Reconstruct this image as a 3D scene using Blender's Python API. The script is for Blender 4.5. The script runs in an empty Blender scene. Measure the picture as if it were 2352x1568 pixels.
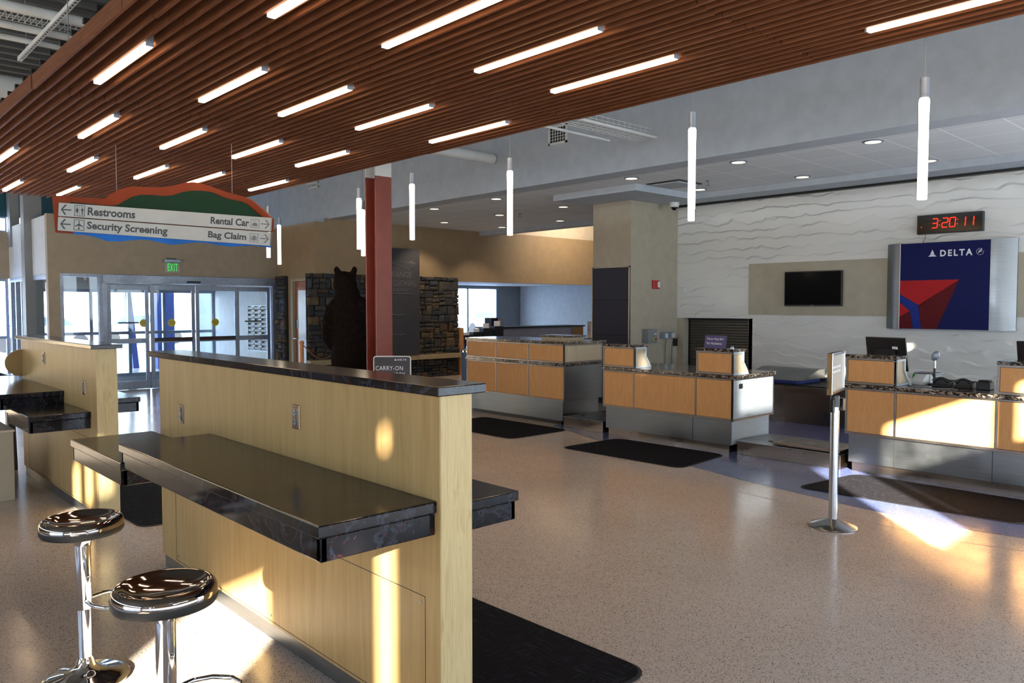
import bpy, bmesh, math, random
from mathutils import Vector, Matrix
random.seed(7)
R = math.radians
sc = bpy.context.scene
COL = sc.collection

# ---------------------------------------------------------------- camera, world, sun, exposure
cam_d = bpy.data.cameras.new('camera'); cam = bpy.data.objects.new('camera', cam_d); COL.objects.link(cam)
cam_d.sensor_width = 36.0; cam_d.lens = 36.0 * 1790 / 2352; cam_d.clip_start = 0.05; cam_d.clip_end = 500
cam.location = (0, 0, 1.7); cam.rotation_euler = (R(90 - 2.6), 0, R(47.1 - 90))
sc.camera = cam
sc.view_settings.view_transform = 'Standard'; sc.view_settings.look = 'None'
sc.view_settings.gamma = 1; sc.view_settings.use_curve_mapping = False
sc.view_settings.exposure = 0.3
sc.cycles.max_bounces = 8; sc.cycles.diffuse_bounces = 4; sc.cycles.glossy_bounces = 4
sc.cycles.transparent_max_bounces = 12; sc.cycles.sample_clamp_indirect = 5.0
sc.cycles.caustics_reflective = False; sc.cycles.caustics_refractive = False

w = bpy.data.worlds.new('winter_sky'); sc.world = w; w.use_nodes = True
wn = w.node_tree; bg = wn.nodes['Background']
tc = wn.nodes.new('ShaderNodeTexCoord'); sep = wn.nodes.new('ShaderNodeSeparateXYZ'); rp = wn.nodes.new('ShaderNodeValToRGB')
wn.links.new(tc.outputs['Generated'], sep.inputs[0]); wn.links.new(sep.outputs['Z'], rp.inputs[0]); wn.links.new(rp.outputs[0], bg.inputs[0])
rp.color_ramp.elements[0].position = 0.0; rp.color_ramp.elements[0].color = (0.80, 0.90, 1.0, 1)
rp.color_ramp.elements[1].position = 0.6; rp.color_ramp.elements[1].color = (0.40, 0.60, 1.0, 1)
bg.inputs[1].default_value = 8.0

SUN_AZ = 44.0; SUN_EL = 17.2
sl = bpy.data.lights.new('sun', 'SUN'); sl.energy = 60.0; sl.angle = R(0.6); sl.color = (1.0, 0.90, 0.74)
so = bpy.data.objects.new('sun', sl); COL.objects.link(so)
sd = Vector((math.cos(R(SUN_AZ)) * math.cos(R(SUN_EL)), math.sin(R(SUN_AZ)) * math.cos(R(SUN_EL)), -math.sin(R(SUN_EL))))
so.rotation_euler = sd.to_track_quat('-Z', 'Y').to_euler(); so.location = (-20, -20, 12)

def area(name, loc, direction, sx, sy, energy, color, portal=False):
    l = bpy.data.lights.new(name, 'AREA'); l.shape = 'RECTANGLE'; l.size = sx; l.size_y = sy
    l.energy = energy; l.color = color
    if portal: l.cycles.is_portal = True
    o = bpy.data.objects.new(name, l); COL.objects.link(o); o.location = loc
    o.rotation_euler = Vector(direction).to_track_quat('-Z', 'Y').to_euler()
    return o
# sky portals in the glazed openings (they only guide the sampling of the sky)
area('portal_left', (-11.95, 2.3, 1.65), (1, 0, 0), 9.6, 2.7, 1, (1, 1, 1), True)
area('portal_back_low', (-1.5, -2.98, 0.62), (0, 1, 0), 19.0, 0.95, 1, (1, 1, 1), True)
area('portal_back_high', (2.9, -2.98, 3.0), (0, 1, 0), 2.75, 0.56, 1, (1, 1, 1), True)
area('portal_clerestory', (-11.95, 8.8, 5.15), (1, 0, 0), 22.4, 1.1, 1, (1, 1, 1), True)
area('portal_back_right', (10.0, -2.98, 1.85), (0, 1, 0), 3.4, 3.1, 1, (1, 1, 1), True)
area('portal_far', (2.12, 20.38, 1.2), (0, -1, 0), 3.0, 2.2, 1, (1, 1, 1), True)
area('portal_vestibule', (6.0, 20.2, 1.05), (0, -1, 0), 4.3, 2.1, 1, (1, 1, 1), True)
area('portal_lobby', (18.32, 21.55, 1.24), (0, -1, 0), 2.05, 2.28, 1, (1, 1, 1), True)

# ---------------------------------------------------------------- materials
def s2l(c):
    return tuple(((v / 255) / 12.92 if v / 255 <= 0.04045 else ((v / 255 + 0.055) / 1.055) ** 2.4) for v in c)
MATS = {}
def newmat(name):
    m = bpy.data.materials.new(name); m.use_nodes = True; MATS[name] = m
    return m, m.node_tree, m.node_tree.nodes['Principled BSDF']
def N(nt, t, **k):
    n = nt.nodes.new(t)
    for a, b in k.items(): setattr(n, a, b)
    return n
def coords(nt, scale=(1, 1, 1), rot=(0, 0, 0)):
    t = N(nt, 'ShaderNodeTexCoord'); m = N(nt, 'ShaderNodeMapping')
    m.inputs['Scale'].default_value = scale; m.inputs['Rotation'].default_value = rot
    nt.links.new(t.outputs['Object'], m.inputs[0]); return m.outputs[0]
def noise(nt, vec, scale, detail=3, rough=0.5, dist=0.0):
    n = N(nt, 'ShaderNodeTexNoise'); n.inputs['Scale'].default_value = scale; n.inputs['Detail'].default_value = detail
    n.inputs['Roughness'].default_value = rough; n.inputs['Distortion'].default_value = dist
    nt.links.new(vec, n.inputs['Vector']); return n.outputs[0]
def ramp(nt, fac, stops, interp='LINEAR'):
    r = N(nt, 'ShaderNodeValToRGB'); r.color_ramp.interpolation = interp
    e = r.color_ramp.elements
    while len(e) < len(stops): e.new(0.5)
    for i, (p, c) in enumerate(stops):
        e[i].position = p; e[i].color = (*c[:3], 1)
    nt.links.new(fac, r.inputs[0]); return r.outputs[0]
def mix(nt, a, b, fac, blend='MIX'):
    m = N(nt, 'ShaderNodeMix', data_type='RGBA', blend_type=blend)
    for s, v in ((6, a), (7, b)):
        if isinstance(v, tuple): m.inputs[s].default_value = (*v[:3], 1)
        else: nt.links.new(v, m.inputs[s])
    if isinstance(fac, float): m.inputs[0].default_value = fac
    else: nt.links.new(fac, m.inputs[0])
    return m.outputs[2]
def bump(nt, bs, h, strength=0.3, dist=0.01):
    b = N(nt, 'ShaderNodeBump'); b.inputs['Strength'].default_value = strength; b.inputs['Distance'].default_value = dist
    nt.links.new(h, b.inputs['Height']); nt.links.new(b.outputs[0], bs.inputs['Normal'])
def plain(name, rgb, rough=0.5, metal=0.0, var=0.06, scale=6.0, coat=0.0, b=0.0, spec=0.5):
    m, nt, bs = newmat(name); c = s2l(rgb); v = coords(nt)
    n = noise(nt, v, scale)
    lo = tuple(x * (1 - var) for x in c); hi = tuple(min(1, x * (1 + var)) for x in c)
    nt.links.new(ramp(nt, n, [(0.3, lo), (0.7, hi)]), bs.inputs['Base Color'])
    bs.inputs['Roughness'].default_value = rough; bs.inputs['Metallic'].default_value = metal
    bs.inputs['Coat Weight'].default_value = coat; bs.inputs['Specular IOR Level'].default_value = spec
    if b: bump(nt, bs, noise(nt, v, 260, 2), b, 0.002)
    return m
def emis(name, rgb, strength, base=None):
    m, nt, bs = newmat(name); c = s2l(rgb); bs.inputs['Base Color'].default_value = (*(s2l(base) if base else c), 1)
    bs.inputs['Emission Color'].default_value = (*c, 1); bs.inputs['Emission Strength'].default_value = strength
    return m
def wood(name, c0, c1, c2, grain=(26, 26, 1.3), rough=0.35, coat=0.2):
    m, nt, bs = newmat(name); v = coords(nt, grain)
    n = noise(nt, v, 1.6, 5, 0.55, 1.6); v2 = coords(nt, tuple(g * 5 for g in grain[:2]) + (grain[2] * 2,)) if grain[2] < grain[0] else coords(nt, tuple(g * 3 for g in grain))
    f = noise(nt, v2, 2.0, 3)
    c = ramp(nt, n, [(0.28, s2l(c0)), (0.5, s2l(c1)), (0.72, s2l(c2))])
    c = mix(nt, c, ramp(nt, f, [(0.35, (0.84, 0.82, 0.78)), (0.62, (1, 1, 1))]), 0.5, 'MULTIPLY')
    nt.links.new(c, bs.inputs['Base Color']); bs.inputs['Roughness'].default_value = rough
    bs.inputs['Coat Weight'].default_value = coat; bs.inputs['Coat Roughness'].default_value = 0.25; bs.inputs['Specular IOR Level'].default_value = 0.16
    return m
def terrazzo(name, base, base2, dark, light, rough=0.16):
    m, nt, bs = newmat(name); v = coords(nt)
    big = noise(nt, v, 0.9, 3); c = ramp(nt, big, [(0.35, s2l(base)), (0.65, s2l(base2))])
    vo = N(nt, 'ShaderNodeTexVoronoi'); vo.inputs['Scale'].default_value = 230; nt.links.new(v, vo.inputs['Vector'])
    sx = N(nt, 'ShaderNodeSeparateColor'); nt.links.new(vo.outputs['Color'], sx.inputs[0])
    c = mix(nt, c, s2l(dark), ramp(nt, sx.outputs[0], [(0.86, (0, 0, 0)), (0.9, (1, 1, 1))]))
    c = mix(nt, c, s2l(light), ramp(nt, sx.outputs[1], [(0.72, (0, 0, 0)), (0.95, (0.6, 0.6, 0.6))]))
    nt.links.new(c, bs.inputs['Base Color'])
    rr = ramp(nt, noise(nt, v, 2.5, 3), [(0.3, (rough * 0.8,) * 3), (0.7, (rough * 1.35,) * 3)])
    nt.links.new(rr, bs.inputs['Roughness']); bs.inputs['Specular IOR Level'].default_value = 0.55
    return m
def steel(name, rgb, rough=0.3, grain=(2, 2, 160), metal=1.0):
    m, nt, bs = newmat(name); c = s2l(rgb); v = coords(nt, grain); n = noise(nt, v, 2.0, 3)
    nt.links.new(ramp(nt, n, [(0.3, tuple(x * 0.86 for x in c)), (0.7, tuple(min(1, x * 1.1) for x in c))]), bs.inputs['Base Color'])
    nt.links.new(ramp(nt, noise(nt, coords(nt), 3.0, 4), [(0.3, (rough * 0.8,) * 3), (0.7, (rough * 1.3,) * 3)]), bs.inputs['Roughness'])
    bs.inputs['Metallic'].default_value = metal; bump(nt, bs, n, 0.04, 0.001)
    return m
def marble(name):
    m, nt, bs = newmat(name); v = coords(nt)
    n = noise(nt, v, 3.2, 6, 0.6, 2.2); n2 = noise(nt, v, 7.0, 5, 0.6, 3.0)
    c = ramp(nt, n, [(0.30, s2l((11, 9, 11))), (0.47, s2l((18, 15, 17))), (0.50, s2l((46, 48, 58))), (0.53, s2l((15, 12, 14))), (0.66, s2l((27, 29, 38))), (0.72, s2l((13, 11, 13)))])
    red = ramp(nt, n2, [(0.60, (0, 0, 0)), (0.63, (0.8, 0.8, 0.8)), (0.66, (0, 0, 0))])
    c = mix(nt, c, s2l((64, 30, 26)), red)
    nt.links.new(c, bs.inputs['Base Color']); bs.inputs['Roughness'].default_value = 0.14; bs.inputs['Specular IOR Level'].default_value = 0.28
    return m
def granite(name):
    m, nt, bs = newmat(name); v = coords(nt, (1, 1, 1.8))
    n = noise(nt, v, 24, 5, 0.7, 1.0)
    c = ramp(nt, n, [(0.44, s2l((20, 18, 18))), (0.52, s2l((58, 50, 46))), (0.565, s2l((168, 148, 128))), (0.60, s2l((34, 30, 30))), (0.66, s2l((200, 192, 182)))])
    nt.links.new(c, bs.inputs['Base Color']); bs.inputs['Roughness'].default_value = 0.15; bs.inputs['Coat Weight'].default_value = 0.4
    return m
def glass(name, tint=(0.93, 0.96, 0.97), refl=0.10):
    m = bpy.data.materials.new(name); m.use_nodes = True; nt = m.node_tree; nt.nodes.clear(); MATS[name] = m
    o = N(nt, 'ShaderNodeOutputMaterial'); t = N(nt, 'ShaderNodeBsdfTransparent'); g = N(nt, 'ShaderNodeBsdfGlossy'); x = N(nt, 'ShaderNodeMixShader')
    t.inputs[0].default_value = (*tint, 1); g.inputs['Roughness'].default_value = 0.02
    f = N(nt, 'ShaderNodeLayerWeight'); f.inputs[0].default_value = 0.35
    q = N(nt, 'ShaderNodeMath', operation='POWER'); q.inputs[1].default_value = 4.0; nt.links.new(f.outputs['Facing'], q.inputs[0])
    q2 = N(nt, 'ShaderNodeMath', operation='MULTIPLY_ADD'); q2.inputs[1].default_value = 0.6; q2.inputs[2].default_value = 0.03; nt.links.new(q.outputs[0], q2.inputs[0])
    nt.links.new(q2.outputs[0], x.inputs[0]); nt.links.new(t.outputs[0], x.inputs[1]); nt.links.new(g.outputs[0], x.inputs[2]); nt.links.new(x.outputs[0], o.inputs[0])
    return m
def wavy(name, rgb):
    m, nt, bs = newmat(name); v = coords(nt, (1, 0.75, 1.0)); bs.inputs['Base Color'].default_value = (*s2l(rgb), 1)
    wv = N(nt, 'ShaderNodeTexWave', wave_type='BANDS', bands_direction='Z', wave_profile='SAW')
    wv.inputs['Scale'].default_value = 2.0; wv.inputs['Distortion'].default_value = 5.5; wv.inputs['Detail'].default_value = 2.0
    wv.inputs['Detail Scale'].default_value = 1.7; nt.links.new(v, wv.inputs['Vector'])
    bs.inputs['Roughness'].default_value = 0.32
    h = ramp(nt, wv.outputs[1], [(0.0, (0, 0, 0)), (0.82, (1, 1, 1)), (1.0, (0, 0, 0))])
    mk = noise(nt, coords(nt, (1, 0.7, 1.6)), 2.0, 2); mk2 = ramp(nt, mk, [(0.35, (0.1, 0.1, 0.1)), (0.6, (1, 1, 1))]); hm = mix(nt, (0.4, 0.4, 0.4), h, mk2)
    bump(nt, bs, hm, 0.9, 0.024); return m
def tiles(name, rgb, line, w, h, ax=(0, 0, 0)):
    m, nt, bs = newmat(name); v = coords(nt, (1, 1, 1), ax)
    b = N(nt, 'ShaderNodeTexBrick'); b.offset = 0.0; b.inputs['Scale'].default_value = 1.0; b.inputs['Mortar Size'].default_value = 0.009
    b.inputs['Brick Width'].default_value = w; b.inputs['Row Height'].default_value = h
    b.inputs['Color1'].default_value = (*s2l(rgb), 1); b.inputs['Color2'].default_value = (*s2l(tuple(int(x * 0.97) for x in rgb)), 1); b.inputs['Mortar'].default_value = (*s2l(line), 1)
    nt.links.new(v, b.inputs['Vector']); nt.links.new(b.outputs[0], bs.inputs['Base Color']); bs.inputs['Roughness'].default_value = 0.8
    return m

M = {}
M['floor'] = terrazzo('terrazzo_tan', (198, 182, 168), (208, 191, 178), (104, 94, 90), (232, 224, 216))
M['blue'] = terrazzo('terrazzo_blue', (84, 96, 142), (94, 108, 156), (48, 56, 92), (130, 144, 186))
M['birch'] = wood('birch_veneer', (158, 127, 82), (166, 136, 90), (172, 143, 98), (10, 10, 0.7), 0.4, 0.05)
M['birch_end'] = wood('birch_end_board', (190, 168, 122), (202, 182, 138), (178, 154, 108), (16, 16, 1.6), 0.4, 0.05)
M['maple'] = wood('maple_panel', (196, 142, 90), (200, 148, 95), (205, 154, 101), (7, 7, 1.6), 0.45, 0.0)
M['maple_pale'] = wood('pale_maple_panel', (182, 164, 136), (190, 172, 146), (198, 182, 156), (10, 10, 2.0), 0.4, 0.1)
M['slat'] = wood('cedar_slat', (94, 55, 35), (110, 66, 42), (128, 80, 52), (22, 1.2, 22), 0.6, 0.0)
M['door_wood'] = wood('oak_door', (140, 84, 46), (156, 96, 54), (170, 108, 62), (14, 14, 1.2), 0.3, 0.3)
M['wood_post'] = wood('pine_post', (176, 120, 76), (192, 136, 90), (204, 150, 104), (14, 14, 1.2), 0.5, 0.0)
M['marble'] = marble('dark_marble')
M['granite'] = granite('speckled_granite')
M['steel'] = steel('brushed_steel', (138, 140, 142), 0.36)
M['steel_trim'] = steel('steel_trim', (150, 142, 136), 0.32, (40, 40, 40))
M['steel_kick'] = steel('steel_kick', (148, 132, 120), 0.30)
M['steel_lit'] = steel('lit_steel_sheet', (196, 202, 208), 0.5, (2, 2, 120), 0.3)  # paler copy of the steel, brightness of the lit desk ends in its colour
M['shutter'] = plain('dark_bronze_slat', (84, 78, 70), 0.4, 0.4)
M['alu'] = steel('anodised_aluminium', (146, 155, 170), 0.42, (10, 10, 10), 0.55)
M['chrome'] = steel('chrome', (232, 232, 236), 0.05, (1, 1, 1))
M['bronze_chrome'] = steel('polished_dark_chrome', (176, 168, 164), 0.06, (1, 1, 1))
M['pole'] = steel('satin_steel_pole', (190, 190, 190), 0.22, (60, 60, 1))
M['black'] = plain('black_plastic', (20, 20, 22), 0.35)
M['black_gloss'] = plain('black_gloss', (7, 7, 9), 0.12, spec=0.2)
M['rubber'] = plain('black_rubber', (16, 16, 18), 0.6)
M['taupe'] = plain('taupe_paint', (158, 144, 124), 0.7, b=0.05)
M['tan'] = plain('tan_paint', (158, 134, 102), 0.7, b=0.05)
M['olive'] = plain('olive_grey_paint', (172, 162, 142), 0.7, b=0.05)
M['palewall'] = plain('pale_grey_paint', (178, 184, 191), 0.75, b=0.04)
M['cream'] = plain('cream_paint', (206, 190, 168), 0.75)
M['white_paint'] = plain('white_paint', (222, 222, 218), 0.6)
M['white_gloss'] = plain('white_plastic', (216, 216, 214), 0.3)
M['grey'] = plain('grey_paint', (130, 132, 134), 0.6)
M['darkdeck'] = plain('dark_roof_deck', (84, 84, 82), 0.8)
M['bluewall'] = plain('pale_blue_grey_paint', (196, 202, 208), 0.7)
M['wavy'] = wavy('wavy_white_panel', (222, 220, 214))
M['ceil'] = tiles('white_ceiling_tile', (226, 228, 228), (252, 252, 252), 0.61, 0.61)
M['slate'] = tiles('slate_tile', (46, 44, 54), (26, 26, 32), 0.6, 0.295, (R(90), 0, R(90)))
M['glass'] = glass('clear_glass')
M['tinted'] = glass('tinted_glass', (0.38, 0.40, 0.42))
M['red'] = plain('oxide_red_paint', (130, 60, 48), 0.45, var=0.08)
M['rust'] = plain('rust_orange_paint', (126, 52, 24), 0.6, spec=0.15)
M['green'] = plain('pine_green_paint', (20, 48, 30), 0.6, var=0.12, spec=0.12)
M['skyblue'] = plain('lake_blue_paint', (14, 96, 180), 0.5, spec=0.2, var=0.15)
M['signwhite'] = plain('sign_face_grey_white', (160, 161, 157), 0.45)
M['ink'] = plain('black_ink', (26, 26, 26), 0.5)
M['inkgrey'] = plain('grey_ink', (92, 92, 92), 0.5)
M['navy'] = plain('navy_panel', (16, 22, 74), 0.55, spec=0.15)
M['dred'] = plain('bright_red_print', (170, 30, 34), 0.55, spec=0.15)
M['ddark'] = plain('dark_red_print', (88, 16, 22), 0.55, spec=0.15)
M['dblue'] = plain('mid_blue_print', (28, 44, 120), 0.55, spec=0.15)
M['white'] = plain('white_print', (226, 226, 232), 0.4)
M['purple'] = plain('dark_violet_sign', (60, 50, 104), 0.4)
M['charcoal'] = plain('charcoal_sign', (62, 60, 64), 0.5)
M['fabric'] = plain('grey_blue_fabric', (96, 112, 138), 0.9, scale=40)
M['fire'] = plain('fire_red_plastic', (176, 40, 36), 0.35)
M['yellow'] = plain('yellow_plastic', (206, 186, 60), 0.4)
M['greenbox'] = plain('bright_green_plastic', (40, 190, 50), 0.4)
M['snow'] = plain('snow', (235, 240, 248), 0.8)
M['carpaint'] = plain('silver_car_paint', (140, 156, 176), 0.25, 0.3)
M['carglass'] = plain('car_glass', (50, 62, 80), 0.1)
M['teal'] = plain('teal_fascia', (24, 74, 86), 0.5)
M['bluecol'] = plain('deep_blue_painted_steel', (58, 72, 130), 0.5)
M['bag'] = plain('dark_blue_bag', (24, 40, 110), 0.5)
M['light'] = emis('warm_white_diffuser', (255, 222, 180), 16.0)
M['tube'] = emis('pendant_tube_glow', (255, 238, 208), 4.2)
M['down'] = emis('downlight_glow', (255, 240, 214), 1.1)
M['led'] = emis('red_led', (255, 40, 16), 1.5)
M['ledoff'] = plain('unlit_led', (52, 6, 6), 0.3)
M['exit'] = emis('green_exit_glow', (16, 235, 84), 0.8)
# mat carpet
def carpet():
    m, nt, bs = newmat('black_ribbed_mat'); v = coords(nt)
    a = noise(nt, coords(nt, (60, 6, 1)), 1.5, 2); b = noise(nt, coords(nt, (6, 60, 1)), 1.5, 2)
    ck = N(nt, 'ShaderNodeTexChecker'); ck.inputs['Scale'].default_value = 5; nt.links.new(v, ck.inputs[0])
    c = mix(nt, a, b, ck.outputs['Fac'])
    c = ramp(nt, c, [(0.45, s2l((13, 13, 18))), (0.62, s2l((27, 27, 36))), (0.75, s2l((50, 52, 68)))])
    nt.links.new(c, bs.inputs['Base Color']); bs.inputs['Roughness'].default_value = 0.9; bs.inputs['Specular IOR Level'].default_value = 0.15; bump(nt, bs, noise(nt, v, 120, 2), 0.4, 0.004)
    return m
M['mat'] = carpet()
def furm():
    m, nt, bs = newmat('black_bear_fur'); v = coords(nt, (1, 1, 0.35))
    n = noise(nt, v, 38, 4, 0.7); bs.inputs['Specular IOR Level'].default_value = 0.1; nt.links.new(ramp(nt, n, [(0.35, s2l((8, 6, 5))), (0.7, s2l((34, 21, 16)))]), bs.inputs['Base Color'])
    bs.inputs['Roughness'].default_value = 0.85; bump(nt, bs, n, 0.8, 0.02); return m
M['fur'] = furm()
def stonem():
    m, nt, bs = newmat('fieldstone'); at = N(nt, 'ShaderNodeAttribute'); at.attribute_name = 'stone'
    n = noise(nt, coords(nt), 16, 5, 0.6); c = mix(nt, at.outputs['Color'], ramp(nt, n, [(0.3, (0.55, 0.55, 0.55)), (0.7, (1.15, 1.15, 1.15))]), 0.8, 'MULTIPLY')
    nt.links.new(c, bs.inputs['Base Color']); bs.inputs['Roughness'].default_value = 0.8; bump(nt, bs, n, 0.7, 0.02); return m
M['stone'] = stonem()
M['mortar'] = plain('dark_mortar', (34, 32, 32), 0.9)
M['limestone'] = plain('limestone_sill', (168, 148, 112), 0.7)

# ---------------------------------------------------------------- mesh helpers
class MB:
    def __init__(s): s.v = []; s.f = []; s.m = []; s.cur = 0
    def add(s, vs, fs):
        o = len(s.v); s.v += [tuple(p) for p in vs]
        for f in fs: s.f.append([i + o for i in f]); s.m.append(s.cur)
        return s
    def box(s, x0, x1, y0, y1, z0, z1):
        x0, x1 = sorted((x0, x1)); y0, y1 = sorted((y0, y1)); z0, z1 = sorted((z0, z1))
        return s.add([(x0, y0, z0), (x1, y0, z0), (x1, y1, z0), (x0, y1, z0), (x0, y0, z1), (x1, y0, z1), (x1, y1, z1), (x0, y1, z1)],
                     [(0, 3, 2, 1), (4, 5, 6, 7), (0, 1, 5, 4), (1, 2, 6, 5), (2, 3, 7, 6), (3, 0, 4, 7)])
    def prism(s, poly, o, ux, uy, un, d):
        """poly in the (ux, uy) plane at o, extruded by d along un"""
        o, ux, uy, un = map(Vector, (o, ux, uy, un)); n = len(poly)
        a = [o + ux * p[0] + uy * p[1] for p in poly]; b = [p + un * d for p in a]
        return s.add(a + b, [tuple(range(n))[::-1], tuple(range(n, 2 * n))] + [(i, (i + 1) % n, n + (i + 1) % n, n + i) for i in range(n)])
    def lathe(s, prof, c=(0, 0, 0), n=32, cap=True):
        vs = []; fs = []
        for r, z in prof:
            for k in range(n):
                a = 2 * math.pi * k / n; vs.append((c[0] + r * math.cos(a), c[1] + r * math.sin(a), c[2] + z))
        for i in range(len(prof) - 1):
            for k in range(n):
                fs.append((i * n + k, i * n + (k + 1) % n, (i + 1) * n + (k + 1) % n, (i + 1) * n + k))
        if cap: fs.append(tuple(range(n))[::-1]); fs.append(tuple(range((len(prof) - 1) * n, len(prof) * n)))
        return s.add(vs, fs)
    def tube(s, pts, r, n=10):
        pts = [Vector(p) for p in pts]; vs = []; fs = []; rr = r if isinstance(r, (list, tuple)) else [r] * len(pts)
        up = None
        for i, p in enumerate(pts):
            d = (pts[min(i + 1, len(pts) - 1)] - pts[max(i - 1, 0)]).normalized()
            a = d.orthogonal().normalized() if up is None else (up - d * up.dot(d)).normalized()
            up = a; b = d.cross(a)
            for k in range(n):
                t = 2 * math.pi * k / n; vs.append(p + (a * math.cos(t) + b * math.sin(t)) * rr[i])
        for i in range(len(pts) - 1):
            for k in range(n):
                fs.append((i * n + k, i * n + (k + 1) % n, (i + 1) * n + (k + 1) % n, (i + 1) * n + k))
        fs.append(tuple(range(n))[::-1]); fs.append(tuple(range((len(pts) - 1) * n, len(pts) * n)))
        return s.add(vs, fs)
    def ell(s, c, r, rot=None, n=20, m=12):
        vs = []; fs = []; mt = rot or Matrix.Identity(3); c = Vector(c)
        for i in range(1, m):
            t = math.pi * i / m
            for k in range(n):
                p = 2 * math.pi * k / n
                vs.append(c + mt @ Vector((r[0] * math.sin(t) * math.cos(p), r[1] * math.sin(t) * math.sin(p), r[2] * math.cos(t))))
        top = len(vs); vs.append(c + mt @ Vector((0, 0, r[2]))); vs.append(c + mt @ Vector((0, 0, -r[2])))
        for i in range(m - 2):
            for k in range(n): fs.append((i * n + k, (i + 1) * n + k, (i + 1) * n + (k + 1) % n, i * n + (k + 1) % n))
        for k in range(n): fs.append((top, k, (k + 1) % n)); fs.append((top + 1, (m - 2) * n + (k + 1) % n, (m - 2) * n + k))
        return s.add(vs, fs)
def bx(*a): return MB().box(*a)
def wloc(o):
    v = Vector(o.location)
    while o.parent: o = o.parent; v += o.location
    return v
def build(name, mb, mat, parent=None, bevel=0.0, smooth=False):
    me = bpy.data.meshes.new(name); off = wloc(parent) if parent else Vector((0, 0, 0))
    me.from_pydata([tuple(Vector(p) - off) for p in mb.v], [], mb.f); me.update()
    bm = bmesh.new(); bm.from_mesh(me); bmesh.ops.recalc_face_normals(bm, faces=bm.faces); bm.to_mesh(me); bm.free()
    ms = mat if isinstance(mat, (list, tuple)) else [mat]
    for q in ms: me.materials.append(M[q] if isinstance(q, str) else q)
    if len(ms) > 1: me.polygons.foreach_set('material_index', mb.m)
    if smooth:
        me.polygons.foreach_set('use_smooth', [True] * len(me.polygons)); me.set_sharp_from_angle(angle=R(38))
    o = bpy.data.objects.new(name, me); COL.objects.link(o)
    if parent: o.parent = parent
    if bevel:
        b = o.modifiers.new('bevel', 'BEVEL'); b.width = bevel; b.segments = 2; b.limit_method = 'ANGLE'
    return o
def tag(o, label, cat, group=None):
    o['label'] = label; o['category'] = cat
    if group: o['group'] = group
    return o
def thing(name, loc, label, cat, group=None):
    o = bpy.data.objects.new(name, None); o.empty_display_size = 0.1; COL.objects.link(o); o.location = loc
    return tag(o, label, cat, group)
def struct(name, mb, mat, parent=None, bevel=0.0, smooth=False):
    o = build(name, mb, mat, parent, bevel, smooth)
    if not parent: o['kind'] = 'structure'
    return o
def sempty(name, loc):
    o = bpy.data.objects.new(name, None); o.empty_display_size = 0.1; COL.objects.link(o); o.location = loc; o['kind'] = 'structure'; return o
def dup(root, loc, label=None, group=None):
    r = root.copy(); COL.objects.link(r); r.location = loc
    if label: r['label'] = label
    if group: r['group'] = group
    for ch in list(root.children):
        c = ch.copy(); COL.objects.link(c); c.parent = r
        for g in ch.children:
            d = g.copy(); COL.objects.link(d); d.parent = c
    return r
def text_mb(txt, o, ux, uy, width, height, depth=0.002, bold=0.0, spacing=1.0, mb=None):
    """lettering fitted into width x height with its lower left corner at o"""
    cu = bpy.data.curves.new('t', 'FONT'); cu.body = txt; cu.offset = bold; cu.space_character = spacing; cu.resolution_u = 3
    ob = bpy.data.objects.new('t', cu); COL.objects.link(ob)
    dg = bpy.context.evaluated_depsgraph_get(); me = bpy.data.meshes.new_from_object(ob.evaluated_get(dg))
    vs = [v.co.copy() for v in me.vertices]; fs = [tuple(p.vertices) for p in me.polygons]
    bpy.data.objects.remove(ob); bpy.data.curves.remove(cu); bpy.data.meshes.remove(me)
    x0 = min(v.x for v in vs); x1 = max(v.x for v in vs); y0 = 0.0 if min(v.y for v in vs) > -0.05 else min(v.y for v in vs); y1 = max(v.y for v in vs)
    o, ux, uy = Vector(o), Vector(ux).normalized(), Vector(uy).normalized(); un = ux.cross(uy)
    sx = width / (x1 - x0); sy = height / (y1 - y0)
    pts = [o + ux * ((v.x - x0) * sx) + uy * ((v.y - y0) * sy) for v in vs]
    mb = mb or MB()
    mb.add([p + un * depth for p in pts], fs)
    return mb

# ================================================================ STRUCTURE
fl = MB(); fl.add([(-12, -3, 0), (24, -3, 0), (24, 24, 0), (-12, 24, 0)], [(0, 1, 2, 3)])
fl.box(-12, 24, -3, 24, -0.12, -0.001)
fl.cur = 1
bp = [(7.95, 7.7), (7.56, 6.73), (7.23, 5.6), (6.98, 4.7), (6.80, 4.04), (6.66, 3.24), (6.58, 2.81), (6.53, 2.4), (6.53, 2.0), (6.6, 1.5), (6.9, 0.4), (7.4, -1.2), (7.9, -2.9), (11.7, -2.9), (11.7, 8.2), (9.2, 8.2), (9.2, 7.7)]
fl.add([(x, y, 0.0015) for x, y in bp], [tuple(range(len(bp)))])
fl.cur = 2
for a, b in (((6.19, 2.6), (6.14, 1.94)), ((6.14, 1.94), (6.28, 1.3)), ((6.19, 2.6), (6.4, 4.2)), ((6.4, 4.2), (6.9, 6.2))):
    a = Vector(a); b = Vector(b); n = Vector((-(b - a).y, (b - a).x)).normalized() * 0.0025
    fl.add([(*(a + n), 0.0018), (*(b + n), 0.0018), (*(b - n), 0.0018), (*(a - n), 0.0018)], [(0, 1, 2, 3)])
struct('floor', fl, ['floor', 'blue', 'grey'])

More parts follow.
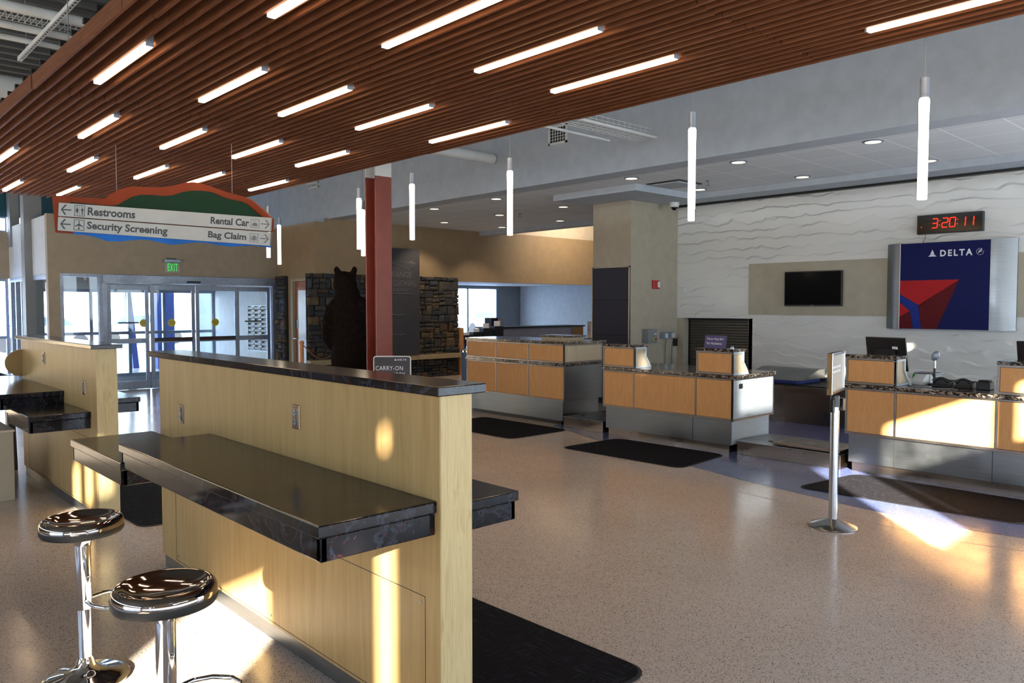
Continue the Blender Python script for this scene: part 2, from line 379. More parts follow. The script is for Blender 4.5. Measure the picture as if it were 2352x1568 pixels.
# roof deck above the hall with shallow ribs, ceilings
dk = bx(-12, 8.7, -3.1, 20.7, 6.0, 6.2)
for k in range(60): dk.box(-12, 8.6, -2.9 + k * 0.39, -2.8 + k * 0.39, 5.93, 6.0)
struct('ceiling', dk, 'darkdeck')
struct('ceiling_tile', bx(8.98, 11.2, -3, 15.1, 3.58, 3.70).box(11.2, 13.2, 9.1, 15.1, 3.58, 3.70), 'ceil')
struct('wall_soffit', bx(11.2, 11.95, -3, 9.3, 3.49, 3.7).box(9.6, 11.2, 7.55, 9.3, 3.48, 3.58).box(12.9, 13.2, 9.3, 15.1, 3.48, 3.58), 'palewall')
struct('gap_shade_strip', bx(11.70, 11.80, -3, 8.31, 3.455, 3.495), 'black')  # black strip standing in for the shade in the soffit gap
struct('wall_upper', bx(8.6, 8.98, -3, 15.1, 3.58, 6.0).box(8.6, 8.98, 15.25, 20.5, 3.45, 6.0).box(8.6, 8.98, 15.1, 15.25, 3.6, 6.0), 'palewall')
struct('ceiling_lobby', bx(11.95, 21, -3, 24, 4.35, 4.5).box(12.15, 20.5, 15.25, 21.6, 2.44, 2.5), 'white_paint')
# delta wall, taupe band, pillar, recess with shutter
struct('wall_right', bx(11.8, 11.95, -3, 6.87, 0, 3.5).box(11.8, 11.95, 6.87, 8.31, 1.49, 3.5), 'wavy')
struct('trim_2', bx(11.785, 11.80, -3, 6.87, 1.555, 2.40), 'olive')
struct('trim_3', bx(11.8, 12.2, 8.17, 8.31, 0, 1.49).box(12.15, 12.25, 6.8, 8.31, 0, 1.49).box(11.8, 12.2, 6.80, 6.868, 0, 1.49), 'olive')
struct('wall_pillar', bx(10.46, 11.95, 8.31, 9.15, 0, 3.49), 'olive')
# slate facing on the pillar is a surface of the pillar
struct('trim_4', bx(10.435, 10.46, 8.33, 9.13, 0, 2.36), 'slate')
struct('trim_5', bx(10.425, 10.462, 8.31, 8.33, 0, 2.38).box(10.425, 10.462, 9.13, 9.15, 0, 2.38).box(10.425, 10.462, 8.31, 9.15, 2.36, 2.38), 'steel_trim')
# far tan wall with opening to the side lobby
struct('wall_far', bx(8.6, 12.15, 15.1, 15.25, 0, 3.6).box(12.15, 20.6, 15.1, 15.25, 2.31, 3.6), 'tan')
struct('wall_far_upper', bx(8.98, 20.6, 15.1, 15.25, 3.6, 4.35), 'cream')
struct('wall_door', bx(8.28, 8.43, 16.15, 16.9, 0, 3.5).box(8.28, 8.43, 15.25, 16.15, 2.30, 3.5).box(8.28, 8.43, 15.25, 15.36, 0, 2.30).box(8.28, 8.6, 15.1, 15.25, 0, 3.5).box(8.43, 8.6, 15.25, 16.95, 3.44, 3.5), 'tan')
struct('wall_lobby', bx(20.5, 20.65, 9, 21.8, 0, 4.4), 'bluewall')
struct('wall_lobby_far', bx(8.4, 17.3, 21.6, 21.75, 0, 2.5).box(19.35, 20.6, 21.6, 21.75, 0, 2.5).box(17.3, 19.35, 21.6, 21.75, 2.38, 2.5).box(17.3, 19.35, 21.6, 21.75, 0, 0.1), 'grey')
struct('wall_side_closure', bx(11.95, 24, -3.1, -3, 0, 4.5).box(8.3, 8.45, 20.5, 21.7, 0, 4.5).box(20.5, 20.65, -3, 9, 0, 4.4), 'palewall')
# entrance wall: bulkhead above the doors
struct('wall_entrance', bx(3.63, 8.28, 16.8, 16.95, 2.33, 3.45).box(3.63, 3.83, 16.8, 16.95, 0, 2.33), 'taupe')
struct('wall_vestibule_side', bx(3.655, 3.80, 16.95, 20.3, 2.31, 3.44), 'bluewall')
struct('wall_vestibule', bx(8.2, 8.28, 16.95, 20.4, 0, 3.5).box(8.28, 8.6, 16.95, 20.4, 3.4, 3.5).box(3.66, 8.2, 20.25, 20.4, 2.1, 3.5), 'white_paint')
struct('ceiling_vestibule', bx(3.80, 8.2, 16.95, 20.25, 2.36, 2.42), 'grey')
# outer walls; unseen stretches made solid to keep reflections dark
struct('wall_outer_far', bx(-12, 3.66, 20.4, 20.6, 2.31, 3.35).box(-12, 8.28, 20.4, 20.6, 4.6, 6.0).box(-12, 3.66, 20.4, 20.6, 0, 0.12).box(-12, 0.6, 20.4, 20.6, 0.12, 2.31).box(-12, 0.6, 20.4, 20.6, 3.35, 3.68), 'taupe')
struct('wall_outer_fascia', bx(-12, 8.28, 20.42, 20.55, 3.68, 4.6), 'teal')
struct('wall_outer_left', bx(-12.1, -12, -3, 20.6, 3.0, 4.6).box(-12.1, -12, -3, 20.6, 5.7, 6.0).box(-12.1, -12, -3, 20.6, 0, 0.3).box(-12.1, -12, -3, -2.4, 0, 6).box(-12.1, -12, 7.2, 20.6, 0.3, 4.3), 'taupe')
struct('trim_6', bx(3.52, 3.84, 18.15, 18.45, 0, 6.0).box(3.62, 3.80, 20.0, 20.3, 3.0, 6.0), 'grey')

# back wall behind the camera: unseen openings placed and shaped to throw the sun patches
OPEN = [(1.55, 2.62, 2.72, 3.28), (2.72, 4.30, 2.72, 3.28), (-4.25, -4.04, 2.2, 3.30), (-6.10, -5.20, 2.1, 3.38),
        (2.90, 4.25, 4.36, 4.43), (-8.99, -8.73, 4.5, 4.95), (-8.60, -8.36, 4.5, 4.95), (-8.28, -8.12, 4.5, 4.95), (-11.0, 8.0, 0.15, 1.1), (8.3, 11.7, 0.3, 3.4), (0.68, 1.42, 2.2, 3.05), (1.57, 1.69, 2.30, 2.70), (-4.21, -4.08, 3.63, 3.77), (-0.12, 0.85, 3.92, 4.75), (-1.62, -1.35, 4.9, 5.2)]
def wall_with_openings(x0, x1, z0, z1, y0, y1, ops):
    mb = MB(); xs = sorted({x0, x1, *[o[0] for o in ops], *[o[1] for o in ops]}); zs = sorted({z0, z1, *[o[2] for o in ops], *[o[3] for o in ops]})
    for a, b in zip(xs, xs[1:]):
        run = None
        for c, d in zip(zs, zs[1:]):
            mx, mz = (a + b) / 2, (c + d) / 2
            hole = any(o[0] < mx < o[1] and o[2] < mz < o[3] for o in ops)
            if hole:
                if run: mb.box(a, b, y0, y1, *run); run = None
            else: run = (run[0], d) if run else (c, d)
        if run: mb.box(a, b, y0, y1, *run)
    return mb
struct('wall_back', wall_with_openings(-12, 12, 0, 6.1, -3.1, -3.0, OPEN), 'taupe')

WN = [0]
def glazing(loc, u, width, z0, z1, vs=(), hs=(), fw=0.05, fd=0.08, mat='alu', pane='glass', name=None):
    """glazed frame: u is the unit direction along the wall, offsets measured from loc"""
    if name is None: WN[0] += 1; name = 'window_%d' % WN[0]
    e = sempty(name, loc); u = Vector(u); n = Vector((-u.y, u.x, 0)); L = Vector(loc)
    def bar(mb, a0, a1, b0, b1, d=fd):
        p = [L + u * a0 - n * d / 2, L + u * a1 - n * d / 2, L + u * a1 + n * d / 2, L + u * a0 + n * d / 2]
        mb.add([(q.x, q.y, b0) for q in p] + [(q.x, q.y, b1) for q in p], [(0, 3, 2, 1), (4, 5, 6, 7), (0, 1, 5, 4), (1, 2, 6, 5), (2, 3, 7, 6), (3, 0, 4, 7)])
    f = MB(); bar(f, 0, fw, z0, z1); bar(f, width - fw, width, z0, z1); bar(f, fw, width - fw, z0, z0 + fw); bar(f, fw, width - fw, z1 - fw, z1)
    for v in vs: bar(f, v - fw / 2, v + fw / 2, z0 + fw, z1 - fw)
    for h in hs: bar(f, fw, width - fw, h - fw / 2, h + fw / 2, fd * 0.9)
    build('window_frame', f, mat, e)
    if pane:
        g = MB(); bar(g, fw * 0.5, width - fw * 0.5, z0 + fw * 0.5, z1 - fw * 0.5, 0.008); build('window_pane', g, pane, e)
    return e
glazing((-12.05, 20.0, 0), (0, -1, 0), 22.4, 4.6, 5.7, vs=[1.6 * k for k in range(1, 14)], fw=0.06)  # unseen clerestory added to brighten the hall
for o in OPEN:
    if abs(o[0] + 0.12) < .001 or abs(o[0] + 1.62) < .001: glazing((o[0], -3.05, 0), (1, 0, 0), o[1] - o[0], o[2], o[3], fw=0.012, pane='tinted')  # tinted panes added to weaken the sun on the middle desk
for o in OPEN[:4] + OPEN[5:8]: glazing((o[0], -3.05, 0), (1, 0, 0), o[1] - o[0], o[2], o[3], fw=0.012)  # panes in the unseen slots that shape the sun patches
glazing((8.3, -3.05, 0), (1, 0, 0), 3.4, 0.3, 3.4, vs=[1.13, 2.26], fw=0.06)
glazing((-11.0, -3.05, 0), (1, 0, 0), 19.0, 0.15, 1.1, vs=[2, 4, 6, 8, 10, 12, 14, 16], fw=0.04)  # low band added out of view for ambient light
glazing((-12.05, 7.2, 0), (0, -1, 0), 9.6, 0.3, 3.0, vs=[1.6 * k for k in range(1, 6)], fw=0.08)  # unseen left glazing, extent chosen for its fill light
glazing((0.6, 20.5, 0), (1, 0, 0), 3.04, 0.12, 2.31, vs=[1.0, 2.0], hs=[1.0], fw=0.06)
glazing((0.6, 20.5, 0), (1, 0, 0), 3.04, 3.35, 3.68, vs=[1.0, 2.0], fw=0.03)
# side of the vestibule (glazed), outer vestibule doors, sidelight
glazing((3.70, 20.3, 0), (0, -1, 0), 3.4, 0.0, 2.31, vs=[0.55, 1.1, 1.75], fw=0.09, fd=0.12)
glazing((3.83, 20.32, 0), (1, 0, 0), 4.37, 0.0, 2.10, vs=[1.43, 2.28, 3.10], hs=[1.05], fw=0.07, fd=0.10)
glazing((3.83, 16.86, 0), (1, 0, 0), 0.74, 0.0, 2.33, fw=0.06, fd=0.12)
glazing((17.3, 21.65, 0), (1, 0, 0), 2.05, 0.10, 2.38, vs=[0.62], fw=0.06)

# automatic doors
struct('trim_7', bx(4.57, 8.28, 16.76, 16.95, 2.16, 2.32).box(4.57, 4.66, 16.8, 16.94, 0, 2.16).box(8.14, 8.28, 16.8, 16.94, 0, 2.16), 'alu', bevel=0.004)
leafs = [(4.68, 5.47, 16.90, False), (5.48, 6.385, 16.82, True), (6.405, 7.33, 16.82, True), (7.32, 8.12, 16.90, False)]
for i, (a, b, y, slide) in enumerate(leafs):
    e = sempty('door_%d' % (i + 1), (a, y, 0))
    f = bx(a, a + 0.07, y, y + 0.04, 0.01, 2.13).box(b - 0.07, b, y, y + 0.04, 0.01, 2.13).box(a + .07, b - .07, y, y + 0.04, 2.03, 2.13).box(a + .07, b - .07, y, y + 0.04, 0.01, 0.17).box(a + .07, b - .07, y, y + 0.04, 0.94, 1.04)
    build('door_frame', f, 'alu', e, 0.003)
    build('door_pane', bx(a + .06, b - .06, y + 0.015, y + 0.022, 0.16, 2.04), 'glass', e)
    if slide:
        build('push_bar', bx(a + .07, b - .07, y - 0.02, y, 0.97, 1.045), 'black', e, 0.004)
        build('push_bar_lettering', text_mb('IN EMERGENCY - PUSH TO OPEN', (a + .35 if i == 1 else a + .09, y - 0.021, 0.995), (1, 0, 0), (0, 0, 1), 0.45, 0.022), 'fire', e)
    if not slide: build('grab_bar', bx(a + .19, a + .58, y - 0.03, y - 0.01, 1.345, 1.375).box(a + .22, a + .24, y - 0.012, y + 0.016, 1.35, 1.37).box(a + .53, a + .55, y - 0.012, y + 0.016, 1.35, 1.37), 'black', e, 0.004)
    cx = {0: 5.37, 1: 5.90, 2: 6.82, 3: None}[i]
    if cx:
        st = MB(); n = 28
        st.prism([(0.082 * math.cos(2 * math.pi * k / n), 0.082 * math.sin(2 * math.pi * k / n)) for k in range(n)], (cx, y + 0.012, 1.35), (1, 0, 0), (0, 0, 1), (0, 1, 0), 0.003)
        so_ = build('door_sticker', st, 'yellow', e)
        build('sticker_lettering', text_mb('AUTOMATIC', (cx - 0.06, y + 0.0115, 1.36), (1, 0, 0), (0, 0, 1), 0.12, 0.02, mb=text_mb('DOOR', (cx - 0.035, y + 0.0115, 1.325), (1, 0, 0), (0, 0, 1), 0.07, 0.02)), 'ink', e)
# pull bars on the outer vestibule doors
# side room door with its frame in the tan wall
e = sempty('door_5', (8.30, 15.36, 0))
build('door_panel', bx(8.33, 8.375, 15.40, 16.09, 0.01, 2.25), 'door_wood', e, 0.003)
build('door_frame', bx(8.265, 8.42, 16.09, 16.15, 0, 2.30).box(8.265, 8.42, 15.36, 15.40, 0, 2.30).box(8.265, 8.42, 15.40, 16.09, 2.25, 2.30), 'olive', e)
build('door_vision_panel', bx(8.322, 8.33, 15.42, 15.93, 0.02, 2.05), 'white_gloss', e)
build('door_handle', MB().tube([(8.33, 16.05, 0.98), (8.27, 16.05, 0.98), (8.27, 15.94, 0.98)], 0.011, 8), 'chrome', e)
build('door_lock_plate', bx(8.315, 8.33, 15.93, 16.05, 1.22, 1.40), 'black', e)

# ---------------------------------------------------------------- stone facings
def stone_wall(name, o, u, width, z0, z1, depth, seed, parent=None):
    rnd = random.Random(seed); o = Vector(o); u = Vector(u); n = Vector((u.y, -u.x, 0))
    me = bpy.data.meshes.new(name); vs = []; fs = []; cols = []
    pal = [s2l(c) for c in ((60, 57, 55), (72, 67, 62), (54, 56, 61), (80, 72, 62), (66, 60, 54), (46, 46, 50), (62, 60, 58), (98, 82, 58), (80, 60, 46), (60, 63, 70), (56, 54, 54))]
    def blk(a0, a1, b0, b1, d, c):
        k = len(vs); j = lambda s: rnd.uniform(-s, s)
        front = [(a0 + j(.012), b0 + j(.014)), (a1 + j(.012), b0 + j(.01)), (a1 + j(.012), b1 + j(.01)), (a0 + j(.012), b1 + j(.01))]
        m = min(a1 - a0, b1 - b0) * 0.28; mx = (a0 + a1) / 2; mz = (b0 + b1) / 2
        for q in front: p = o + u * q[0]; vs.append((p.x, p.y, q[1]))
        for q in front: p = o + u * q[0] + n * (d * 0.75); vs.append((p.x, p.y, q[1]))
        for q in front:
            qa = q[0] + (m if q[0] < mx else -m) * rnd.uniform(.6, 1.2); qz = q[1] + (m if q[1] < mz else -m) * rnd.uniform(.6, 1.2)
            p = o + u * qa + n * (d + j(.01)); vs.append((p.x, p.y, qz))
        for f in ((0, 1, 5, 4), (1, 2, 6, 5), (2, 3, 7, 6), (3, 0, 4, 7), (4, 5, 9, 8), (5, 6, 10, 9), (6, 7, 11, 10), (7, 4, 8, 11), (8, 9, 10, 11)):
            fs.append(tuple(i + k for i in f)); cols.append(c)
    z = z0
    while z < z1 - 0.03:
        h = min(rnd.choice((.10, .14, .18, .23)), z1 - z); a = 0.0
        while a < width - 0.02:
            L = min(rnd.uniform(.11, .30), width - a)
            if width - a - L < .08: L = width - a
            if h > .13 and rnd.random() < .5:
                s = rnd.uniform(.4, .6); L2 = L * rnd.uniform(.75, 1)
                blk(a + .009, a + L - .009, z + .006, z + h * s - .006, depth + rnd.uniform(0, .04), rnd.choice(pal)); blk(a + .009, a + L - .009, z + h * s + .006, z + h - .006, depth + rnd.uniform(0, .04), rnd.choice(pal))
            else: blk(a + .009, a + L - .009, z + .006, z + h - .006, depth + rnd.uniform(0, .045), rnd.choice(pal))
            a += L
        z += h
    off = wloc(parent) if parent else Vector((0, 0, 0))
    me.from_pydata([tuple(Vector(v) - off) for v in vs], [], fs); me.update()
    at = me.color_attributes.new('stone', 'FLOAT_COLOR', 'CORNER'); i = 0
    for p, c in zip(me.polygons, cols):
        for li in p.loop_indices: at.data[li].color = (*c, 1)
    me.materials.append(M['stone']); me.materials.append(M['mortar'])
    ob = bpy.data.objects.new(name, me); COL.objects.link(ob)
    if parent: ob.parent = parent
    return ob
t = thing('stone_facing', (10.1, 15.08, 0), 'long dark fieldstone facing with limestone band behind the bear and the banner', 'stone wall')
build('mortar_bed', bx(8.06, 12.15, 15.06, 15.1, 0, 2.39), 'mortar', t)
stone_wall('stonework', (8.06, 15.06, 0), (1, 0, 0), 4.09, 0.0, 2.40, 0.05, 3, t)
build('limestone_band', bx(8.04, 12.17, 14.88, 15.06, 0.44, 0.55), 'limestone', t, 0.006)
t = thing('stone_pier', (8.27, 16.35, 0), 'narrow dark fieldstone pier between the glass entrance and the wooden door', 'stone wall')
build('mortar_bed', bx(8.24, 8.28, 16.32, 16.78, 0, 2.37), 'mortar', t)
stone_wall('stonework', (8.24, 16.78, 0), (0, -1, 0), 0.46, 0.0, 2.38, 0.05, 5, t)
build('limestone_band', bx(8.14, 8.24, 16.30, 16.79, 0.36, 0.47), 'limestone', t, 0.006)

# ================================================================ CANOPY OF WOOD SLATS
can = thing('slat_canopy', (3.48, 6.2, 3.45), 'large suspended canopy of reddish wood slats carrying linear lights overhead', 'slat ceiling')
YB = [1.2, 2.65, 5.0, 7.3, 9.7, 12.1, 14.4]
offs = [(random.uniform(-.006, .006), random.uniform(-.004, .006)) for _ in YB]
for k in range(45):
    x = 1.5 + k * 0.09; mb = MB()
    for i, (a, b) in enumerate(zip(YB, YB[1:])):
        ox, oz = offs[i]; jx, jz = random.uniform(-.002, .002), random.uniform(-.003, .003); jy = random.uniform(-.02, .02)
        w_ = 0.020; mb.box(x + ox + jx, x + ox + jx + w_, a + 0.005, b - 0.003, 3.45 + oz + jz, 3.565 + oz + jz)
    build('slat', mb, 'slat', can)
for k in range(44):
    y = 1.25 + k * 0.3
    if y < 14.35: build('cross_rail', bx(1.49, 5.49, y, y + 0.035, 3.566, 3.60), 'black', can)
for x in (1.7, 3.5, 5.3):
    for y in (3.0, 7.0, 11.0, 14.0): build('hanger_wire', MB().tube([(x, y, 3.58), (x, y, 5.95)], 0.004, 5), 'grey', can)

# linear lights in the gaps between slats
g0 = 1.5 + 0.056
def gapx(x): return g0 + round((x - g0) / 0.09) * 0.09
rows = [('nearest row', 0.94, [5.09]), ('second row from front', 3.28, [2.22, 3.02, 3.83, 4.65]), ('third row from front', 5.52, [1.81, 2.61, 3.40, 4.20, 5.03]),
        ('fourth row from front', 7.80, [1.45, 2.28, 3.10, 3.90, 4.72]), ('fifth row from front', 10.15, [1.93, 2.72, 3.53, 4.30, 5.13]), ('sixth row from front', 12.70, [1.62, 2.43, 3.22])]
ordw = ['leftmost', 'second from the left', 'third from the left', 'fourth from the left', 'rightmost']
proto = None; LX = 1.2
for rn, y0, xs in rows:
    for i, x in enumerate(xs):
        if x < 1.5: continue
        x = gapx(x); y0_ = y0
        if len(xs) == 1: lab = 'glowing linear light in the canopy, alone nearest the right top corner'
        else:
            vis = [q for q in xs if q > 1.5]; j = vis.index(xs[i]); wd = 'rightmost' if j == len(vis) - 1 else ordw[j]
            lab = 'linear light in the slat canopy, %s in its %s' % (wd, rn)
        if proto is None:
            t = thing('linear_light', (x, y0_, 3.43), lab, 'ceiling light', 'linear lights in the slat canopy')
            build('housing', bx(x - 0.0245, x + 0.0245, y0_, y0_ + LX, 3.462, 3.56).box(x - 0.025, x + 0.025, y0_ - 0.012, y0_ + 0.0, 3.43, 3.53).box(x - 0.025, x + 0.025, y0_ + LX, y0_ + LX + 0.012, 3.43, 3.53), 'alu', t)
            build('diffuser', bx(x - 0.0245, x + 0.0245, y0_ + 0.001, y0_ + LX - 0.001, 3.428, 3.461), 'light', t, 0.004); proto = t
        else: dup(proto, (x, y0_, 3.43), lab)

# ================================================================ PENDANT TUBES
PEND = [((5.50, 1.95), 2.40, 3.18, 'white tube pendant lamp hanging furthest right, in front of the blue airline sign wall'),
        ((5.50, 3.74), 2.50, 3.38, 'white tube pendant lamp hanging over the middle desk, nearer of an overlapping pair'),
        ((6.10, 4.15), 2.48, 3.20, 'white tube pendant lamp just behind another, only its lower tip showing below'),
        ((5.50, 5.95), 2.43, 3.24, 'white tube pendant lamp hanging left of the tall pillar with slate tiles'),
        ((5.50, 7.67), 2.49, 3.38, 'white tube pendant lamp hanging just right of the red column'),
        ((5.50, 8.85), 2.44, 3.28, 'white tube pendant lamp touching the left side of the red column'),
        ((6.10, 9.71), 2.42, 3.22, 'white tube pendant lamp half hidden behind its neighbour and the red column'),
        ((6.10, 12.32), 2.40, 3.20, 'white tube pendant lamp hanging clear to the right of the direction sign'),
        ((5.50, 11.47), 2.45, 3.33, 'white tube pendant lamp partly covered by the right end of the direction sign')]
pp = None
for (x, y), zb, zt, lab in PEND:
    if pp is None:
        pp = thing('pendant_lamp', (x, y, 2.4), lab, 'pendant lamp', 'tube pendant lamps along the canopy edge')
        build('tube', MB().lathe([(0.026, 2.40), (0.030, 2.402), (0.030, 2.9), (0.033, 3.03), (0.032, 3.05), (0.026, 3.062)], (x, y, 0), 20), 'tube', pp, smooth=True)
        build('cap', MB().lathe([(0.028, 3.062), (0.028, 3.075), (0.026, 3.076), (0.026, 3.082), (0.028, 3.083), (0.028, 3.19), (0.024, 3.192)], (x, y, 0), 20), 'alu', pp, smooth=True)
        build('cable', MB().tube([(x, y, 3.19), (x, y, 5.95)], 0.003, 6), 'grey', pp)
    else: dup(pp, (x, y, zb), lab)

# ================================================================ DIRECTION SIGN
th = math.atan2(35, 488); pxm = 8.45 / 1790
P0 = Vector((0, 0, 1.7))
def pix3(x, y, D):
    fx, fy = math.cos(R(47.1)), math.sin(R(47.1)); rx, ry = fy, -fx
    cp, sp = math.cos(R(2.6)), math.sin(R(2.6))
    d = Vector((fx * cp, fy * cp, -sp)) + Vector((rx, ry, 0)) * ((x - 1176) / 1790) - Vector((fx * sp, fy * sp, cp)) * ((y - 784) / 1790)
    return P0 + d * (D / (d.x * fx + d.y * fy))
S_TL = Vector((0.912, 8.0, 0)); 
a_ = pix3(135, 465, 8.5); b_ = pix3(623, 500, 8.4); c_ = pix3(135, 529, 8.5)
SU = (b_ - a_).normalized(); SW = (b_ - a_).length; SN = SU.cross(Vector((0, 0, 1))).normalized(); SV = SN.cross(SU).normalized() * -1
if SV.z < 0: SV = -SV
if SN.dot(P0 - a_) < 0: SN = -SN
SH = (a_ - c_).length
sc_ = SW / 489.3
def sp(x, y):
    dx, dy = x - 135, y - 465
    return (dx * math.cos(th) + dy * math.sin(th)) * sc_, (dx * math.sin(th) - dy * math.cos(th)) * sc_
def zz(ox, oy, s, l): return [(ox + a / s, oy + b / s) for a, b in l]
def sprism(pts, d0, d): return MB().prism([sp(*p) for p in pts], a_ + SN * d0, SU, SV, SN, d)
sg = thing('direction_sign', tuple((a_ + b_) / 2), 'hanging airport direction sign with orange and green hill shapes and two white strips', 'sign')
q = (100, 400, 4.3556)
build('orange_backing', sprism(zz(*q, [(50, 212), (120, 208), (330, 225), (560, 240), (590, 236), (640, 200), (720, 155), (800, 130), (880, 120), (1020, 126), (1180, 128), (1300, 108), (1400, 85), (1480, 78), (1560, 90), (1650, 118), (1780, 165), (1900, 200), (1990, 222), (2070, 262), (2160, 340), (2255, 435), (2250, 560), (1200, 560), (200, 580), (75, 573)]), -0.16, 0.10), 'rust', sg)
build('green_hill', sprism(zz(*q, [(255, 275), (420, 290), (560, 305), (680, 312), (740, 300), (800, 265), (880, 225), (960, 206), (1080, 208), (1200, 218), (1290, 210), (1380, 182), (1480, 166), (1580, 168), (1680, 182), (1800, 235), (1900, 260), (1970, 272), (2040, 310), (2110, 375), (2190, 437), (1500, 430), (700, 400), (255, 330)]), -0.059, 0.03), 'green', sg)
build('blue_wave', sprism(zz(*q, [(285, 540), (1200, 570), (2255, 640), (2255, 725), (2190, 716), (2100, 704), (1980, 706), (1840, 712), (1740, 700), (1640, 680), (1540, 672), (1440, 676), (1340, 690), (1250, 692), (1160, 674), (1060, 652), (960, 644), (860, 650), (740, 662), (620, 660), (540, 635), (460, 612), (380, 598), (275, 592)]), -0.059, 0.03), 'skyblue', sg)
H2 = SH / 2
for nm, lo, hi in (('upper', -H2 + 0.006, 0), ('lower', -SH, -H2 - 0.004)):
    f = build('sign_strip', MB().prism([(0, lo), (SW, lo), (SW, hi), (0, hi)], a_ - SN * 0.029, SU, SV, SN, 0.03), 'signwhite', sg, 0.002)
def arrow(cx, cy, s, d):
    mb = MB(); o = a_ + SN * 0.0015
    for pts in ([(-.5, 0), (.5, 0)],):
        mb.prism([(cx - .45 * s, cy - .055 * s), (cx + .5 * s, cy - .055 * s), (cx + .5 * s, cy + .055 * s), (cx - .45 * s, cy + .055 * s)], o, SU, SV, SN, 0.001)
    for sy in (1, -1):
        x0 = cx - .5 * s * d; pts = [(x0, cy), (x0 + .13 * s * d, cy), (x0 + .55 * s * d, cy + .46 * s * sy), (x0 + .36 * s * d, cy + .46 * s * sy)]
        mb.prism(pts, o, SU, SV, SN, 0.0012)
    return mb
r1, r2 = -H2 / 2 + 0.003, -H2 * 1.5 - 0.002
def at_s(xpx): return sp(xpx, 465 + (xpx - 135) * 35 / 488)[0]
def pict(x, y, s, kind):
    o = a_ + SN * 0.0012; mb = MB()
    for a, b, c, d in ((-1, 1, .9, 1), (-1, 1, -1, -.9), (-1, -.9, -.9, .9), (.9, 1, -.9, .9)):
        mb.prism([(x + a * s, y + c * s), (x + b * s, y + c * s), (x + b * s, y + d * s), (x + a * s, y + d * s)], o, SU, SV, SN, 0.001)
    def poly(l): mb.prism([(x + a * s, y + b * s) for a, b in l], o, SU, SV, SN, 0.0011)
    def disc(cx, cy, r): poly([(cx + r * math.cos(t * .6283), cy + r * math.sin(t * .6283)) for t in range(10)])
    if kind == 'wc':
        poly([(-.02, -.75), (.02, -.75), (.02, .7), (-.02, .7)])
        disc(-.48, .58, .1); disc(.5, .58, .1)
        poly([(-.6, .42), (-.36, .42), (-.18, .0), (-.26, -.05), (-.38, .2), (-.24, -.3), (-.42, -.3), (-.42, -.75), (-.5, -.75), (-.5, -.3), (-.74, -.3), (-.58, .2), (-.7, -.05), (-.8, 0)])
        poly([(.36, .42), (.66, .42), (.8, .0), (.72, -.04), (.63, .2), (.63, -.75), (.53, -.75), (.53, -.15), (.49, -.15), (.49, -.75), (.39, -.75), (.39, .2), (.3, -.04), (.22, 0)])
    if kind == 'air':
        poly([(-.06, .8), (0, .86), (.06, .8), (.08, .25), (.8, -.2), (.8, -.32), (.08, -.1), (.06, -.5), (.24, -.7), (.24, -.8), (0, -.74), (-.24, -.8), (-.24, -.7), (-.06, -.5), (-.08, -.1), (-.8, -.32), (-.8, -.2), (-.08, .25)])
    if kind == 'car':
        poly([(-.62, -.6), (-.62, -.2), (-.5, -.1), (-.36, .15), (.36, .15), (.5, -.1), (.62, -.2), (.62, -.6)]); poly([(-.35, .55), (.3, .55), (.3, .63), (-.35, .63)]); disc(-.38, .59, .13)
    if kind == 'bag':
        poly([(-.4, -.6), (.4, -.6), (.4, .42), (-.4, .42)]); poly([(-.7, -.6), (-.55, -.6), (-.55, .35), (-.7, .35)]); poly([(.55, -.6), (.7, -.6), (.7, .35), (.55, .35)])
        poly([(-.18, .42), (.18, .42), (.18, .58), (-.18, .58)])
    return mb
def stext(t, x0p, x1p, y, h, hd=0.0):
    x0, x1 = at_s(x0p), at_s(x1p)
    return text_mb(t, a_ + SU * x0 + SV * y + SN * 0.0005, SU, SV, x1 - x0, h, 0.001, bold=0.03)
build('left_arrow', arrow(at_s(153), r1, 0.115, 1), 'ink', sg); build('left_arrow', arrow(at_s(153), r2, 0.115, 1), 'ink', sg)
build('right_arrow', arrow(at_s(610), r1, 0.10, -1), 'inkgrey', sg); build('right_arrow', arrow(at_s(610), r2, 0.10, -1), 'inkgrey', sg)
build('pictogram', pict(at_s(184.5), r1, 0.058, 'wc'), 'ink', sg); build('pictogram', pict(at_s(184.5), r2, 0.058, 'air'), 'ink', sg)
build('pictogram', pict(at_s(587), r1, 0.046, 'car'), 'inkgrey', sg); build('pictogram', pict(at_s(587), r2, 0.046, 'bag'), 'inkgrey', sg)
build('lettering', stext('Restrooms', 203, 313, r1 - 0.038, 0.083), 'ink', sg)
build('lettering', stext('Security Screening', 203, 389, r2 - 0.058, 0.105), 'ink', sg)
build('lettering', stext('Rental Car', 486, 574, r1 - 0.034, 0.072), 'ink', sg)
build('lettering', stext('Bag Claim', 482, 569, r2 - 0.052, 0.092), 'ink', sg)
for f_ in (0.25, 0.8):
    p = a_ + SU * (SW * f_) - SN * 0.11
    build('hanger_wire', MB().tube([(p.x, p.y, p.z + 0.05), (p.x, p.y, 3.57)], 0.003, 6), 'grey', sg)

# ================================================================ RED COLUMN
t = thing('steel_column', (6.125, 9.35, 0), 'oxide red steel H-section column with a pale top below the canopy edge', 'column')
build('flange', bx(6.0, 6.26, 9.22, 9.245, 0, 3.50), 'red', t, 0.002)
build('flange', bx(6.0, 6.26, 9.465, 9.49, 0, 3.50), 'red', t, 0.002)
build('web', bx(6.12, 6.14, 9.245, 9.465, 0, 3.50), 'red', t)
build('pale_column_top', bx(6.0, 6.26, 9.22, 9.245, 3.5, 5.95).box(6.0, 6.26, 9.465, 9.49, 3.5, 5.95).box(6.12, 6.14, 9.245, 9.465, 3.5, 5.95), 'white_paint', t)

